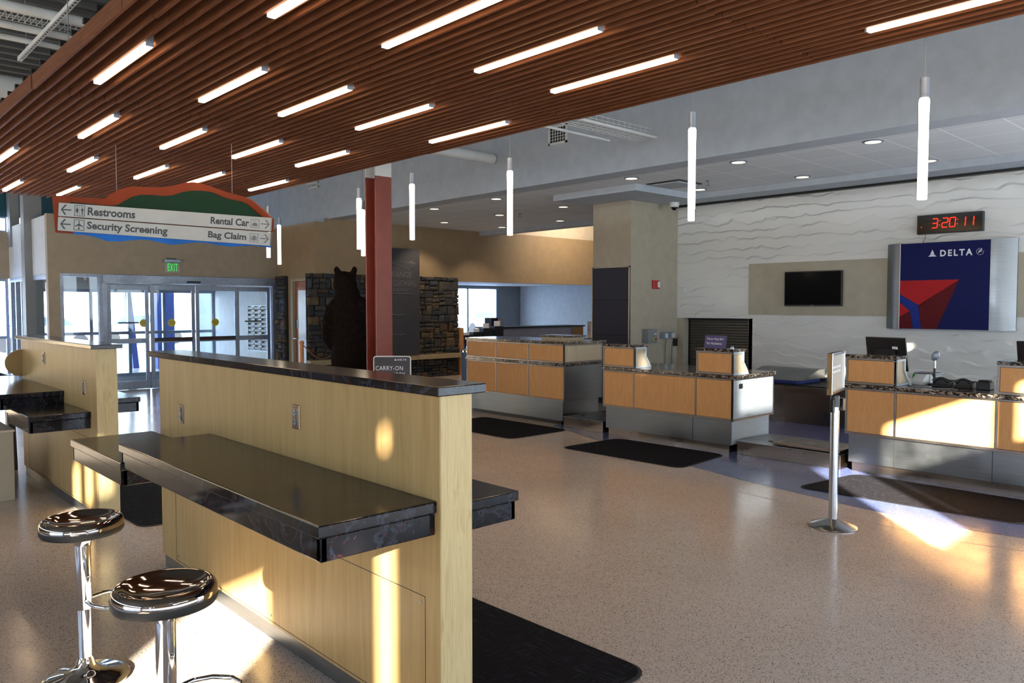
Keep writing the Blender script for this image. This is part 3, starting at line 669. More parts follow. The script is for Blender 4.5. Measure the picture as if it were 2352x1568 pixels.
# ================================================================ STANDING COUNTERS WITH TABLE WINGS
def outlet(parent, x, y, z):
    o = build('power_outlet', bx(x - 0.006, x, y - 0.035, y + 0.035, z - 0.058, z + 0.058), 'steel_kick', parent, 0.003)
    build('outlet_surround', bx(x - 0.010, x - 0.006, y - 0.020, y + 0.020, z - 0.044, z + 0.044), 'steel_kick', o)
    for dz in (-0.022, 0.022):
        m = MB(); m.prism([(0.016 * math.cos(k * .5236), 0.016 * math.sin(k * .5236)) for k in range(12)], (x - 0.0105, y, z + dz), (0, -1, 0), (0, 0, 1), (-1, 0, 0), 0.002)
        build('socket', m, 'alu', o)
        build('socket_slots', bx(x - 0.0132, x - 0.0125, y - 0.008, y - 0.005, z + dz - 0.006, z + dz + 0.006).box(x - 0.0132, x - 0.0125, y + 0.005, y + 0.008, z + dz - 0.006, z + dz + 0.006), 'black', o)
def wing(parent, x0, x1, y0, y1, zt, open_side, label=None):
    # stone slab with a deeper apron edge
    m = bx(x0, x1, y0, y1, zt - 0.045, zt)
    a, b = (x0 + 0.012, x0 + 0.04) if open_side < 0 else (x1 - 0.04, x1 - 0.012)
    m.box(a, b, y0 + 0.012, y1 - 0.012, zt - 0.13, zt - 0.045)
    m.box(min(a, x1) if open_side < 0 else x0, x1 if open_side < 0 else b, y0 + 0.012, y0 + 0.04, zt - 0.13, zt - 0.045)
    m.box(min(a, x1) if open_side < 0 else x0, x1 if open_side < 0 else b, y1 - 0.04, y1 - 0.012, zt - 0.13, zt - 0.045)
    m.box(x0 + 0.03, x1 - 0.03, y0 + 0.03, y1 - 0.03, zt - 0.075, zt - 0.045)
    o = build('table_wing', m, 'marble', parent, 0.005)
    if label: o['label'] = label
    return o
def panel_line(parent, x, y0, y1, z0, z1):
    m = MB(); s = 0.0022
    m.box(x - 0.0012, x, y0, y1, z1 - s, z1).box(x - 0.0012, x, y0, y0 + s, z0, z1).box(x - 0.0012, x, y1 - s, y1, z0, z1).box(x - 0.0012, x, y0, y1, z0, z0 + s)
    o = build('access_panel', m, 'rubber', parent)
    for y in (y0 + 0.03, (y0 + y1) / 2, y1 - 0.03):
        for z in (z0 + 0.03, z1 - 0.03):
            c = MB(); c.prism([(0.007 * math.cos(k * .785), 0.007 * math.sin(k * .785)) for k in range(8)], (x, y, z), (0, -1, 0), (0, 0, 1), (-1, 0, 0), 0.002)
            build('screw', c, 'steel', o)
# near counter
X0, X1, Y0, Y1 = 1.755, 1.905, 2.275, 5.25
t = thing('standing_counter', ((X0 + X1) / 2, (Y0 + Y1) / 2, 0), 'large birch standing counter in the foreground beside the two chrome stools', 'counter')
build('birch_wall', bx(X0, X1, Y0 + 0.008, Y1, 0.085, 1.372), 'birch', t, 0.0015)
build('end_board', bx(X0 + 0.001, X1 - 0.001, Y0, Y0 + 0.008, 0.085, 1.372), 'birch_end', t)
build('marble_cap', bx(X0 - 0.045, X1 + 0.035, Y0 - 0.045, Y1 + 0.09, 1.372, 1.408), 'marble', t, 0.004)
build('steel_kick', bx(X0 + 0.012, X1 - 0.012, Y0 + 0.012, Y1 - 0.012, 0, 0.085), 'steel', t)
wing(t, 1.265, X0, 2.30, 4.43, 0.972, -1, 'higher dark marble table wing nearest the stools')
wing(t, 1.265, X0, 4.40, 5.40, 0.872, -1, 'lower marble table wing beyond the step')
wing(t, X1, 2.385, 2.52, 4.4, 0.872, 1, 'marble table wing on the check-in side')
outlet(t, X0, 3.39, 1.175); outlet(t, X0, 4.87, 1.04)
panel_line(t, X0, 2.375, 5.0, 0.10, 0.59)
# far counter
A0, A1, B0, B1 = 1.72, 1.87, 6.53, 9.15
t = thing('standing_counter', ((A0 + A1) / 2, 7.85, 0), 'birch standing counter further back on the left with marble cap and low wing', 'counter')
build('birch_wall', bx(A0, A1, B0 + 0.008, B1, 0.085, 1.372), 'birch', t, 0.0015)
build('end_board', bx(A0 + 0.001, A1 - 0.001, B0, B0 + 0.008, 0.085, 1.372), 'birch_end', t)
build('marble_cap', bx(A0 - 0.045, A1 + 0.03, B0 - 0.045, B1 + 0.05, 1.372, 1.405), 'marble', t, 0.004)
build('steel_kick', bx(A0 + 0.012, A1 - 0.012, B0 + 0.012, B1 - 0.012, 0, 0.085), 'steel', t)
wing(t, 1.29, A0, 6.70, 7.52, 0.872, -1, 'lower marble table wing at the near end')
wing(t, 1.24, A0, 7.50, 9.52, 0.975, -1, 'higher marble table wing at the far end')
wing(t, A1, 2.34, 7.50, 8.9, 0.872, 1, 'marble table wing on the far side')
outlet(t, A0, 6.87, 1.05); outlet(t, A0, 8.19, 1.22)
panel_line(t, A0, 6.60, 8.9, 0.10, 0.66)
m = MB(); m.prism([(-0.15 * math.sin(math.pi * k / 14), 0.135 - 0.135 * math.cos(math.pi * k / 14)) for k in range(15)], (A0, B1 - 0.02, 0.995), (1, 0, 0), (0, 0, 1), (0, -1, 0), 0.035)
build('rounded_end_fin', m, 'birch', t)
for x, y in ((1.665, 9.42),):
    build('table_leg', MB().tube([(x, y, 0.0), (x, y, 0.9)], [0.05, 0.028], 14), 'black', t, smooth=True)

# ================================================================ BAR STOOLS
def shrink(p, k): return [(r * k, z) for r, z in p]
def make_stool(x, y, h, lab, rot):
    t = thing('bar_stool', (x, y, 0), lab, 'stool', 'chrome bar stools at the near counter'); c = (x, y, 0); s = h - 0.73
    build('seat', MB().lathe(shrink([(0.001, .700 + s), (0.06, .701 + s), (0.12, .708 + s), (0.150, .719 + s), (0.166, .727 + s), (0.176, .728 + s), (0.186, .722 + s), (0.1935, .708 + s), (0.196, .698 + s), (0.195, .690 + s)], .88), c, 56, cap=False), 'bronze_chrome', t, smooth=True)
    build('seat_underside', MB().lathe(shrink([(0.195, .690 + s), (0.195, .672 + s), (0.188, .660 + s), (0.150, .652 + s), (0.10, .648 + s), (0.03, .646 + s)], .88), c, 56), 'rubber', t, smooth=True)
    build('swivel_collar', MB().lathe([(0.064, .648 + s), (0.048, .634 + s), (0.037, .618 + s), (0.036, .60 + s)], c, 28), 'chrome', t, smooth=True)
    build('upper_sleeve', MB().lathe([(0.0335, .605 + s), (0.0335, .335), (0.030, .330)], c, 28), 'chrome', t, smooth=True)
    build('lower_pole', MB().lathe([(0.0285, .335), (0.0285, .05)], c, 28), 'chrome', t, smooth=True)
    build('base', MB().lathe([(0.180, 0.0), (0.182, 0.010), (0.174, 0.018), (0.15, 0.026), (0.10, 0.036), (0.06, 0.050), (0.042, 0.072), (0.034, 0.10), (0.0295, 0.11)], c, 56), 'chrome', t, smooth=True)
    pts = []
    ca, sa = math.cos(rot), math.sin(rot)
    for px_, py_ in [(0.02, -0.03), (0.06, -0.085), (0.12, -0.115), (0.19, -0.11), (0.235, -0.07), (0.25, 0.0), (0.235, 0.07), (0.19, 0.11), (0.12, 0.115), (0.06, 0.085), (0.02, 0.03)]:
        pts.append((x + px_ * ca - py_ * sa, y + px_ * sa + py_ * ca, 0.372 - abs(px_) * 0.05))
    build('footrest', MB().tube(pts, 0.0085, 10), 'chrome', t, smooth=True)
    return t
make_stool(0.945, 3.87, 0.75, 'shiny backless bar stool standing further back, nearer the left edge', R(-30))
make_stool(0.918, 2.735, 0.755, 'shiny backless bar stool standing closest to the camera at the counter', R(-38))

# ================================================================ FLOOR MATS
def rmat(name, pts, r, lab):
    n = len(pts); out = []
    P = [Vector(p) for p in pts]
    for i in range(n):
        a, b, c = P[i - 1], P[i], P[(i + 1) % n]; d1 = (a - b).normalized(); d2 = (c - b).normalized()
        s, e_ = b + d1 * r, b + d2 * r
        for k in range(7):
            u = k / 6; out.append(s * (1 - u) ** 2 + b * 2 * u * (1 - u) + e_ * u * u)
    c = sum(out, Vector((0, 0))) / len(out)
    t = thing(name, (c.x, c.y, 0.002), lab, 'mat', 'black floor mats')
    m = MB(); N_ = len(out); ins = [c + (p - c) * (1 - 0.025 / (p - c).length) for p in out]
    m.add([(*p, 0.002) for p in out] + [(*p, 0.006) for p in out] + [(*(c + (p - c) * (1 - .02 / (p - c).length)), 0.008) for p in out],
          [(i, (i + 1) % N_, N_ + (i + 1) % N_, N_ + i) for i in range(N_)] + [(N_ + i, N_ + (i + 1) % N_, 2 * N_ + (i + 1) % N_, 2 * N_ + i) for i in range(N_)])
    build('rubber_edge', m, 'rubber', t)
    m = MB(); m.add([(*p, 0.008) for p in ins] + [(*p, 0.011) for p in ins], [tuple(range(N_, 2 * N_))] + [(i, (i + 1) % N_, N_ + (i + 1) % N_, N_ + i) for i in range(N_)])
    m.add([(*(c + (p - c) * (1 - .018 / (p - c).length)), 0.0079) for p in out], [tuple(range(N_))])
    build('carpet', m, 'mat', t)
rmat('floor_mat', [(6.75, 6.42), (7.76, 6.36), (7.80, 4.80), (6.80, 4.72)], 0.14, 'black rounded mat lying in front of the middle check-in desk')
rmat('floor_mat', [(6.70, 9.0), (7.78, 9.0), (7.80, 7.25), (6.73, 7.25)], 0.14, 'black rounded mat lying in front of the tall corner desk furthest back')
rmat('floor_mat', [(6.88, 3.50), (7.88, 3.36), (7.86, 1.60), (6.98, 1.66)], 0.14, 'black rounded mat at the right-hand desk, sunlight streaks on it')
rmat('floor_mat', [(1.97, 2.12), (1.97, 4.3), (2.86, 4.3), (2.89, 2.16)], 0.12, 'black rounded mat at the bottom of the picture behind the near counter')
rmat('floor_mat', [(1.93, 6.25), (1.93, 8.7), (2.72, 8.7), (2.74, 6.25)], 0.12, 'black mat glimpsed between the two birch standing counters')

# ================================================================ RETRACTABLE BELT POST WITH SIGN
px0, py0 = 5.86, 2.67
t = thing('barrier_post', (px0, py0, 0), 'satin metal belt barrier post with round base carrying a framed sign', 'barrier post')
build('base', MB().lathe([(0.178, 0.0), (0.180, 0.008), (0.172, 0.016), (0.10, 0.042), (0.045, 0.062), (0.036, 0.066)], (px0, py0, 0), 48), 'pole', t, smooth=True)
build('post', MB().lathe([(0.033, 0.06), (0.033, 0.985)], (px0, py0, 0), 28), 'pole', t, smooth=True)
build('belt_head', MB().lathe([(0.036, 0.93), (0.036, 0.985), (0.034, 1.015), (0.02, 1.02)], (px0, py0, 0), 24), 'black', t, smooth=True)
hx = build('belt_latch', bx(px0 + 0.03, px0 + 0.075, py0 - 0.05, py0 - 0.01, 0.90, 0.995).box(px0 - 0.06, px0 - 0.03, py0 - 0.015, py0 + 0.015, 0.89, 0.99), 'black', t, 0.004)
# framed sign seen steeply from the side
def unit(a): return Vector((math.cos(a), math.sin(a), 0))
sL = pix3(1906, 860, 5.84); sR = pix3(1935, 860, 6.24); sL.z = sR.z = 0; su = (sR - sL).normalized(); sn = Vector((su.y, -su.x, 0)); so0 = sL
sfr = MB(); W_, Z0_, Z1_ = (sR - sL).length, 1.03, 1.345
def fbar(mb, a0, a1, b0, b1, d0=-0.02, d1=0.02): mb.prism([(a0, b0), (a1, b0), (a1, b1), (a0, b1)], so0 + sn * d0, su, (0, 0, 1), sn, d1 - d0)
for q_ in ((0, 0.018, Z0_, Z1_), (W_ - 0.018, W_, Z0_, Z1_), (0.018, W_ - 0.018, Z0_, Z0_ + 0.02), (0.018, W_ - 0.018, Z1_ - 0.02, Z1_)): fbar(sfr, *q_)
build('sign_frame', sfr, 'chrome', t, 0.003)
si = MB(); fbar(si, 0.016, W_ - 0.016, Z0_ + 0.015, Z1_ - 0.015, -0.008, 0.010)
sgf = build('sign_insert', si, 'signwhite', t)
lb = MB()
for zz_, segs in ((1.225, ((.06, .12), (.13, .17), (.18, .25), (.26, .34))), (1.19, ((.06, .10), (.11, .2), (.21, .26), (.27, .34)))):
    for a0, a1 in segs: fbar(lb, a0, a1, zz_, zz_ + 0.016, 0.0102, 0.0112)
build('sign_lettering', lb, 'white', t)

# carry-on size check sign
ca_ = pix3(857, 817, 9.4); cb_ = pix3(944, 817, 9.4); cu_ = (cb_ - ca_); cw = cu_.length; cu_.normalize(); cn = Vector((cu_.y, -cu_.x, 0)); zt_ = 1.099
t = thing('bag_size_checker', ((ca_.x + cb_.x) / 2, (ca_.y + cb_.y) / 2, 0), 'grey bag size check stand with white rimmed sign in front of the red column', 'sign stand')
def rr(w, z0, z1, r, ins=0.0):
    pts = []
    for cx_, cy_, a0 in ((w - r, z1 - r, 0), (r, z1 - r, 90), (r, z0 + r, 180), (w - r, z0 + r, 270)):
        for k in range(6): a = R(a0 + k * 18); pts.append((cx_ + (r - ins) * math.cos(a), cy_ + (r - ins) * math.sin(a)))
    return pts
o_ = Vector((ca_.x, ca_.y, 0))
build('sign_rim', MB().prism(rr(cw, 0.62, zt_, 0.035), o_, cu_, (0, 0, 1), -cn, 0.02), 'white_gloss', t)
build('sign_board', MB().prism(rr(cw, 0.62, zt_, 0.035, 0.013), o_ + cn * 0.001, cu_, (0, 0, 1), cn, 0.001), 'charcoal', t)
build('stand_leg', MB().prism([(0.02, 0), (0.06, 0), (0.06, 0.62), (0.02, 0.62)], o_, cu_, (0, 0, 1), -cn, 0.02), 'charcoal', t)
build('stand_leg', MB().prism([(cw - 0.06, 0), (cw - 0.02, 0), (cw - 0.02, 0.62), (cw - 0.06, 0.62)], o_, cu_, (0, 0, 1), -cn, 0.02), 'charcoal', t)
build('bag_frame', MB().prism([(0.0, 0), (cw, 0), (cw, 0.04), (0.0, 0.04)], o_ - cn * 0.02, cu_, (0, 0, 1), -cn, 0.35).prism([(0.0, 0.04), (0.03, 0.04), (0.03, 0.6), (0, 0.6)], o_ - cn * 0.34, cu_, (0, 0, 1), -cn, 0.03).prism([(cw - .03, 0.04), (cw, 0.04), (cw, 0.6), (cw - .03, 0.6)], o_ - cn * 0.34, cu_, (0, 0, 1), -cn, 0.03), 'grey', t)
ct = o_ + cn * 0.0021
tm = text_mb('CARRY-ON', ct + cu_ * 0.03 + Vector((0, 0, 0.925)), cu_, (0, 0, 1), 0.33, 0.052, 0.001, 0.0, 1.1)
text_mb('SIZE CHECK', ct + cu_ * 0.03 + Vector((0, 0, 0.845)), cu_, (0, 0, 1), 0.36, 0.052, 0.001, 0.0, 1.1, tm)
build('lettering', tm, 'white', t)
lm = text_mb('DELTA', ct + cu_ * 0.295 + Vector((0, 0, 1.043)), cu_, (0, 0, 1), 0.11, 0.02, 0.001, 0.02, 1.3)
lm.prism([(0.255, 1.043), (0.285, 1.043), (0.27, 1.066)], ct, cu_, (0, 0, 1), cn, 0.001)
build('airline_mark', lm, 'white', t)

# ================================================================ CHECK-IN DESKS
def frame_panels(parent, X, ys, z0, z1, mat='maple', fr=0.018, side=-1):
    """front face at x = X looking towards -x: steel rails with wood panels between the ys"""
    f = MB(); y_lo, y_hi = min(ys), max(ys)
    f.box(X, X + 0.02, y_lo, y_hi, z0, z0 + fr * 1.3).box(X, X + 0.02, y_lo, y_hi, z1 - fr, z1)
    for y in ys:
        a = y - fr / 2; b = y + fr / 2
        if y == y_lo: a, b = y, y + fr
        if y == y_hi: a, b = y - fr, y
        f.box(X, X + 0.02, a, b, z0 + fr * 1.3, z1 - fr)
    build('steel_frame', f, 'steel_trim', parent, 0.0015)
    s_ = sorted(ys)
    for a, b in zip(s_, s_[1:]):
        pa = a + (fr if a == y_lo else fr / 2) + 0.003; pb = b - (fr if b == y_hi else fr / 2) - 0.003
        build('front_panel', bx(X + 0.004, X + 0.02, pa, pb, z0 + fr * 1.3 + 0.003, z1 - fr - 0.003), mat, parent, 0.001)
def frame_end(parent, Y, x0, x1, z0, z1, mat, fr=0.018):
    f = bx(x0, x1, Y, Y + 0.02, z0, z0 + fr).box(x0, x1, Y, Y + 0.02, z1 - fr, z1).box(x0, x0 + fr, Y, Y + 0.02, z0 + fr, z1 - fr).box(x1 - fr, x1, Y, Y + 0.02, z0 + fr, z1 - fr)
    build('steel_frame', f, 'steel_trim', parent, 0.0015)
    return build('end_panel', bx(x0 + fr + .003, x1 - fr - .003, Y + 0.004, Y + 0.02, z0 + fr + .003, z1 - fr - .003), mat, parent, 0.001)
def riser(parent, X, y0, y1, zb=0.905, zt=1.172):
    """raised transaction box with flared ends and a granite top"""
    e = build('riser_body', MB().prism([(X + .022, zb), (X + .33, zb), (X + .30, zb + .05), (X + .225, zb + .14), (X + .225, zt), (X + .022, zt)], (0, y0 + .02, 0), (1, 0, 0), (0, 0, 1), (0, 1, 0), y1 - y0 - .02), 'maple_pale', parent)
    f = bx(X, X + .022, y0, y1, zb, zb + .022).box(X, X + .022, y0, y1, zt - .02, zt).box(X, X + .022, y0, y0 + .02, zb + .022, zt - .02).box(X, X + .022, y1 - .02, y1, zb + .022, zt - .02)
    build('riser_frame', f, 'steel_trim', e, 0.0015)
    build('riser_panel', bx(X + .005, X + .022, y0 + .023, y1 - .023, zb + .025, zt - .023), 'maple', e, 0.001)
    sh = [(X, zb), (X + .35, zb), (X + .318, zb + .055), (X + .243, zb + .145), (X + .243, zt), (X, zt)]
    ins = [(X + .03, zb + .022), (X + .318, zb + .022), (X + .296, zb + .058), (X + .213, zb + .153), (X + .213, zt - .022), (X + .03, zt - .022)]
    m = MB(); n = 6
    vs = [(p[0], y0, p[1]) for p in sh] + [(p[0], y0, p[1]) for p in ins] + [(p[0], y0 + .02, p[1]) for p in sh] + [(p[0], y0 + .02, p[1]) for p in ins]
    fs = []
    for i in range(n):
        j = (i + 1) % n
        fs += [(i, j, n + j, n + i), (2 * n + i, 3 * n + i, 3 * n + j, 2 * n + j), (i, 2 * n + i, 2 * n + j, j), (n + i, n + j, 3 * n + j, 3 * n + i)]
    m.add(vs, fs); build('riser_end_frame', m, 'steel_lit', e)
    build('riser_top', bx(X - .012, X + .262, y0 - .012, y1 + .005, zt, zt + .034), 'granite', parent, 0.004)
FX = 7.90
# middle desk
t = thing('check_in_desk', (8.35, 5.76, 0), 'middle check-in desk with three maple panels, steel end and two raised boxes', 'check-in desk')
build('carcass', bx(FX + .02, 8.84, 4.81, 6.73, .38, .865), 'steel_kick', t)
frame_panels(t, FX, [4.79, 5.29, 6.22, 6.73], .375, .862)
ep = frame_end(t, 4.79, FX + .0, 8.84, .375, .862, 'steel_lit')
build('cable_slot', bx(8.04, 8.11, 4.786, 4.795, .745, .80), 'black', ep)
build('granite_top', bx(FX - .015, 8.87, 4.77, 6.75, .865, .903), 'granite', t, 0.005)
build('steel_base', bx(FX + .03, 8.78, 4.82, 6.70, .09, .375), 'steel', t, 0.002); build('lit_base_end', bx(FX + .04, 8.77, 4.815, 4.82, .10, .37), 'steel_lit', t)  # pale sheet added so the base end looks brightly lit
build('base_joint', bx(FX + .028, FX + .031, 5.34, 5.345, .10, .37), 'rubber', t)
build('kick_plate', bx(FX + .055, 8.74, 4.86, 6.67, 0, .09), 'steel_kick', t)
riser(t, FX, 4.79, 5.285); riser(t, FX, 6.20, 6.73)
# right desk
t = thing('check_in_desk', (8.4, 2.3, 0), 'right-hand check-in desk, its maple front glaring in sunlight, equipment on top', 'check-in desk')
F3 = 7.98
build('carcass', bx(F3 + .02, 8.9, .55, 3.52, .38, .865), 'steel_kick', t)
frame_panels(t, F3, [.55, 1.64, 2.155, 3.035, 3.53], .385, .862)
frame_end(t, .53, F3, 8.9, .385, .862, 'steel')
build('granite_top', bx(F3 - .015, 8.93, .51, 3.545, .865, .903), 'granite', t, 0.005)
build('steel_base', bx(F3 + .03, 8.84, .6, 3.50, .095, .385), 'steel', t, 0.002)
for y in (2.18, 3.04): build('base_joint', bx(F3 + .028, F3 + .031, y, y + .005, .10, .38), 'rubber', t)
build('kick_plate', bx(F3 + .055, 8.8, .65, 3.47, 0, .095), 'steel_kick', t)
riser(t, F3, 3.03, 3.53); riser(t, F3, 1.64, 2.155)
# tall two tier corner desk
t = thing('check_in_desk', (8.45, 8.65, 0), 'taller two-tier desk with three upper and three lower maple panels, furthest back', 'check-in desk')
F1 = 8.03
build('carcass', bx(F1 + .02, 8.88, 7.58, 9.70, .35, 1.155), 'steel_kick', t)
frame_panels(t, F1, [7.56, 8.29, 9.01, 9.72], .345, .842)
frame_panels(t, F1, [7.56, 8.29, 9.01, 9.72], .885, 1.155)
build('lower_granite_band', bx(F1 - .015, 8.9, 7.545, 9.735, .845, .885), 'granite', t, 0.004)
build('granite_top', bx(F1 - .02, 8.92, 7.53, 9.74, 1.158, 1.195), 'granite', t, 0.004)
frame_end(t, 7.56, F1, 8.86, .885, 1.155, 'maple_pale')
build('steel_end', bx(F1 + .005, 8.86, 7.562, 7.58, .345, .842), 'steel', t, 0.002)
build('steel_base', bx(F1 + .02, 8.82, 7.60, 9.68, .06, .345), 'steel', t, 0.002)
build('kick_plate', bx(F1 + .06, 8.78, 7.66, 9.62, 0, .06), 'black', t)
e = thing('counter_box', (8.62, 8.15, 1.195), 'small pale box with granite lid on top of the tallest desk', 'box')
build('box_body', bx(8.46, 8.78, 7.86, 8.44, 1.195, 1.235), 'maple_pale', e); build('box_lid', bx(8.43, 8.81, 7.83, 8.47, 1.235, 1.262), 'granite', e, 0.003)

# baggage scales between desks
for y0, y1, lab in ((3.56, 4.76, 'low steel baggage scale platform between the middle and right-hand desks'), (6.78, 7.50, 'low steel baggage scale platform between the middle desk and the tall desk')):
    t = thing('baggage_scale', (8.3, (y0 + y1) / 2, 0), lab, 'baggage scale')
    build('platform', bx(7.96, 8.68, y0, y1, 0.0, .145), 'steel_kick', t, 0.004)
    build('top_plate', bx(7.94, 8.70, y0, y1, .146, .156), 'steel', t, 0.002)
    for yy in (y0 + .35, y0 + .65) if y1 - y0 > 1 else (y0 + .3,):
        if yy < y1 - .05: build('rubber_stop', MB().lathe([(.028, 0), (.026, .008)], (8.18, yy + .25, .156), 14), 'rubber', t)
    if y1 - y0 > 1: build('raised_plate', bx(7.99, 8.42, y0 + .02, y0 + .78, .165, .192).box(8.03, 8.38, y0 + .06, y0 + .74, .156, .165), 'steel_kick', t, 0.003)

# conveyor along the wall behind the desks
t = thing('baggage_conveyor', (11.2, 3.3, 0), 'long low steel baggage conveyor running along the white wall behind the desks', 'conveyor')
build('steel_side', bx(10.70, 10.74, -1.5, 6.7, 0.0, .53), 'steel_kick', t)
build('conveyor_body', bx(10.74, 11.78, -1.5, 6.7, 0.0, .52), 'black', t)
build('belt', bx(10.80, 11.60, -1.45, 6.65, .52, .545), 'rubber', t)
build('side_rail', bx(11.62, 11.78, -1.5, 6.7, .52, .60), 'steel', t, 0.004)
tag(build('steel_chute', MB().prism([(10.86, .60), (11.60, .60), (11.60, .74), (11.40, .74)], (0, 5.45, 0), (1, 0, 0), (0, 0, 1), (0, 1, 0), .95), 'steel'), 'sloped steel box lying on the conveyor behind the middle desk', 'chute')['category'] = 'chute'
tag(build('blue_case', bx(10.84, 11.55, 5.5, 6.3, .547, .598), 'bag', bevel=0.01), 'flat dark blue case under the sloped steel box on the conveyor', 'case')

# ================================================================ EQUIPMENT ON THE RIGHT DESK
def monitor(x, y, lab, w=.44, h=.36):
    t = thing('computer_monitor', (x, y, .903), lab, 'monitor', 'monitors on the right desk')
    ax = R(-12); U = Vector((math.sin(R(8)), math.cos(R(8)), 0)); Nn = Vector((-math.cos(R(8)), math.sin(R(8)), 0)); V = (Vector((0, 0, 1)) * math.cos(ax) + Nn * math.sin(-ax) * 1).normalized()
    O = Vector((x, y, 1.02)); nn = U.cross(V).normalized()
    if nn.x < 0: nn = -nn
    build('housing', MB().prism([(-w / 2, 0), (w / 2, 0), (w / 2, h), (-w / 2, h)], O, U, V, nn, -.022), 'black', t, 0.006)
    build('screen', MB().prism([(-w / 2 + .015, .015), (w / 2 - .015, .015), (w / 2 - .015, h - .015), (-w / 2 + .015, h - .015)], O + nn * 0.0005, U, V, nn, .001), 'black_gloss', t)
    build('rear_bulge', MB().prism([(-.11, .04), (.11, .04), (.11, .24), (-.11, .24)], O - nn * .022, U, V, nn, -.025), 'rubber', t, 0.006)
    build('asset_sticker', MB().prism([(-.13, .235), (-.07, .235), (-.07, .265), (-.13, .265)], O - nn * .0225, U, V, nn, -.001), 'white', t)
    c = O - nn * .04
    build('stand_neck', MB().box(c.x - .02, c.x + .02, c.y - .03, c.y + .03, .915, 1.12), 'black', t)
    build('stand_foot', bx(c.x - .10, c.x + .12, c.y - .12, c.y + .12, .903, .918), 'black', t, 0.005)
    return t
monitor(8.60, 3.34, 'black monitor seen from behind over the nearest raised box, white sticker on its back')
monitor(8.62, 1.93, 'black monitor cut off by the right edge of the picture')
t = thing('gooseneck_scanner', (8.52, 2.86, .903), 'grey upright stand with tilted round head on the right-hand desk', 'scanner')
build('foot', bx(8.46, 8.58, 2.78, 2.94, .903, .917), 'black', t, 0.004)
build('lower_stem', MB().tube([(8.52, 2.86, .915), (8.52, 2.86, 1.07)], [.016, .012], 12), 'black', t, smooth=True)
build('upper_stem', MB().tube([(8.52, 2.86, 1.07), (8.52, 2.86, 1.15)], .009, 12), 'pole', t, smooth=True)
build('head', MB().ell((8.515, 2.855, 1.195), (.024, .036, .052), Matrix.Rotation(R(25), 3, 'X')), 'alu', t, smooth=True)
t = thing('receipt_printer', (8.42, 2.96, .903), 'pale grey printer with sloping top beside the upright scanner stand', 'printer')
build('body', MB().prism([(8.34, .903), (8.60, .903), (8.62, .96), (8.56, 1.00), (8.44, 1.01), (8.32, .95)], (0, 2.90, 0), (1, 0, 0), (0, 0, 1), (0, 1, 0), .115), 'white_gloss', t, 0.006)
build('paper_slot', bx(8.45, 8.53, 2.91, 3.00, 1.004, 1.012), 'black', t)
t = thing('tape_dispenser', (8.60, 3.08, .903), 'bright green item with black top beside the monitor foot', 'dispenser')
build('green_body', bx(8.56, 8.64, 3.035, 3.09, .903, .995), 'greenbox', t, 0.006); build('black_top', bx(8.56, 8.66, 3.0, 3.05, .93, 1.0), 'black', t, 0.008)
t = thing('document_tray', (8.76, 2.98, .903), 'grey letter tray behind the pale grey printer', 'tray')
build('tray_base', bx(8.66, 8.88, 2.90, 3.10, .903, .985), 'grey', t, 0.004); build('tray_lid', bx(8.65, 8.89, 2.89, 3.11, .988, 1.004), 'alu', t, 0.004)
def phone(y, lab):
    t = thing('desk_phone', (8.40, y, .903), lab, 'phone')
    build('phone_base', MB().prism([(8.30, .903), (8.52, .903), (8.52, .965), (8.42, .955), (8.30, .925)], (0, y - .075, 0), (1, 0, 0), (0, 0, 1), (0, 1, 0), .15), 'rubber', t, 0.006)
    pts = [(8.34 + .0 * k, y + .07 - .14 * k / 8, .955 + .035 * math.sin(math.pi * k / 8)) for k in range(9)]
    build('handset', MB().tube(pts, [.020, .018, .013, .012, .012, .012, .013, .018, .020], 10), 'black', t, smooth=True)
    return t
phone(2.74, 'black desk phone with arched handset, nearest the scanner stand')
phone(2.54, 'black desk phone with arched handset, middle of the row of dark devices')
t = thing('card_reader', (8.36, 2.36, .903), 'black boxy reader on the desk beside the pen cup', 'card reader')
build('body', bx(8.30, 8.44, 2.30, 2.42, .903, .975), 'black', t, 0.006); build('rounded_top', bx(8.32, 8.42, 2.31, 2.41, .975, .993), 'rubber', t, 0.008)
t = thing('pen_cup', (8.36, 2.225, .903), 'white cup with yellow rim holding dark pens near the second raised box', 'cup')
build('cup', MB().lathe([(.030, 0), (.036, .08), (.037, .082)], (8.36, 2.225, .903), 20), 'white_gloss', t, smooth=True)
build('rim', MB().lathe([(.037, .08), (.038, .098), (.034, .098)], (8.36, 2.225, .903), 20), 'yellow', t, smooth=True)
for k in range(4): build('pen', MB().tube([(8.36 + .01 * math.cos(k * 1.7), 2.225 + .01 * math.sin(k * 1.7), .93), (8.36 + .03 * math.cos(k * 1.7), 2.225 + .03 * math.sin(k * 1.7), 1.02 + .015 * k)], .0035, 6), 'black', t)
tag(build('power_cable', MB().tube([(8.20, 3.0, .907), (8.12, 2.9, .907), (8.15, 2.8, .907), (8.10, 2.7, .907), (8.16, 2.6, .907), (8.12, 2.52, .907)], .004, 6), 'grey'), 'thin grey cable lying on the granite of the right-hand desk', 'cable')

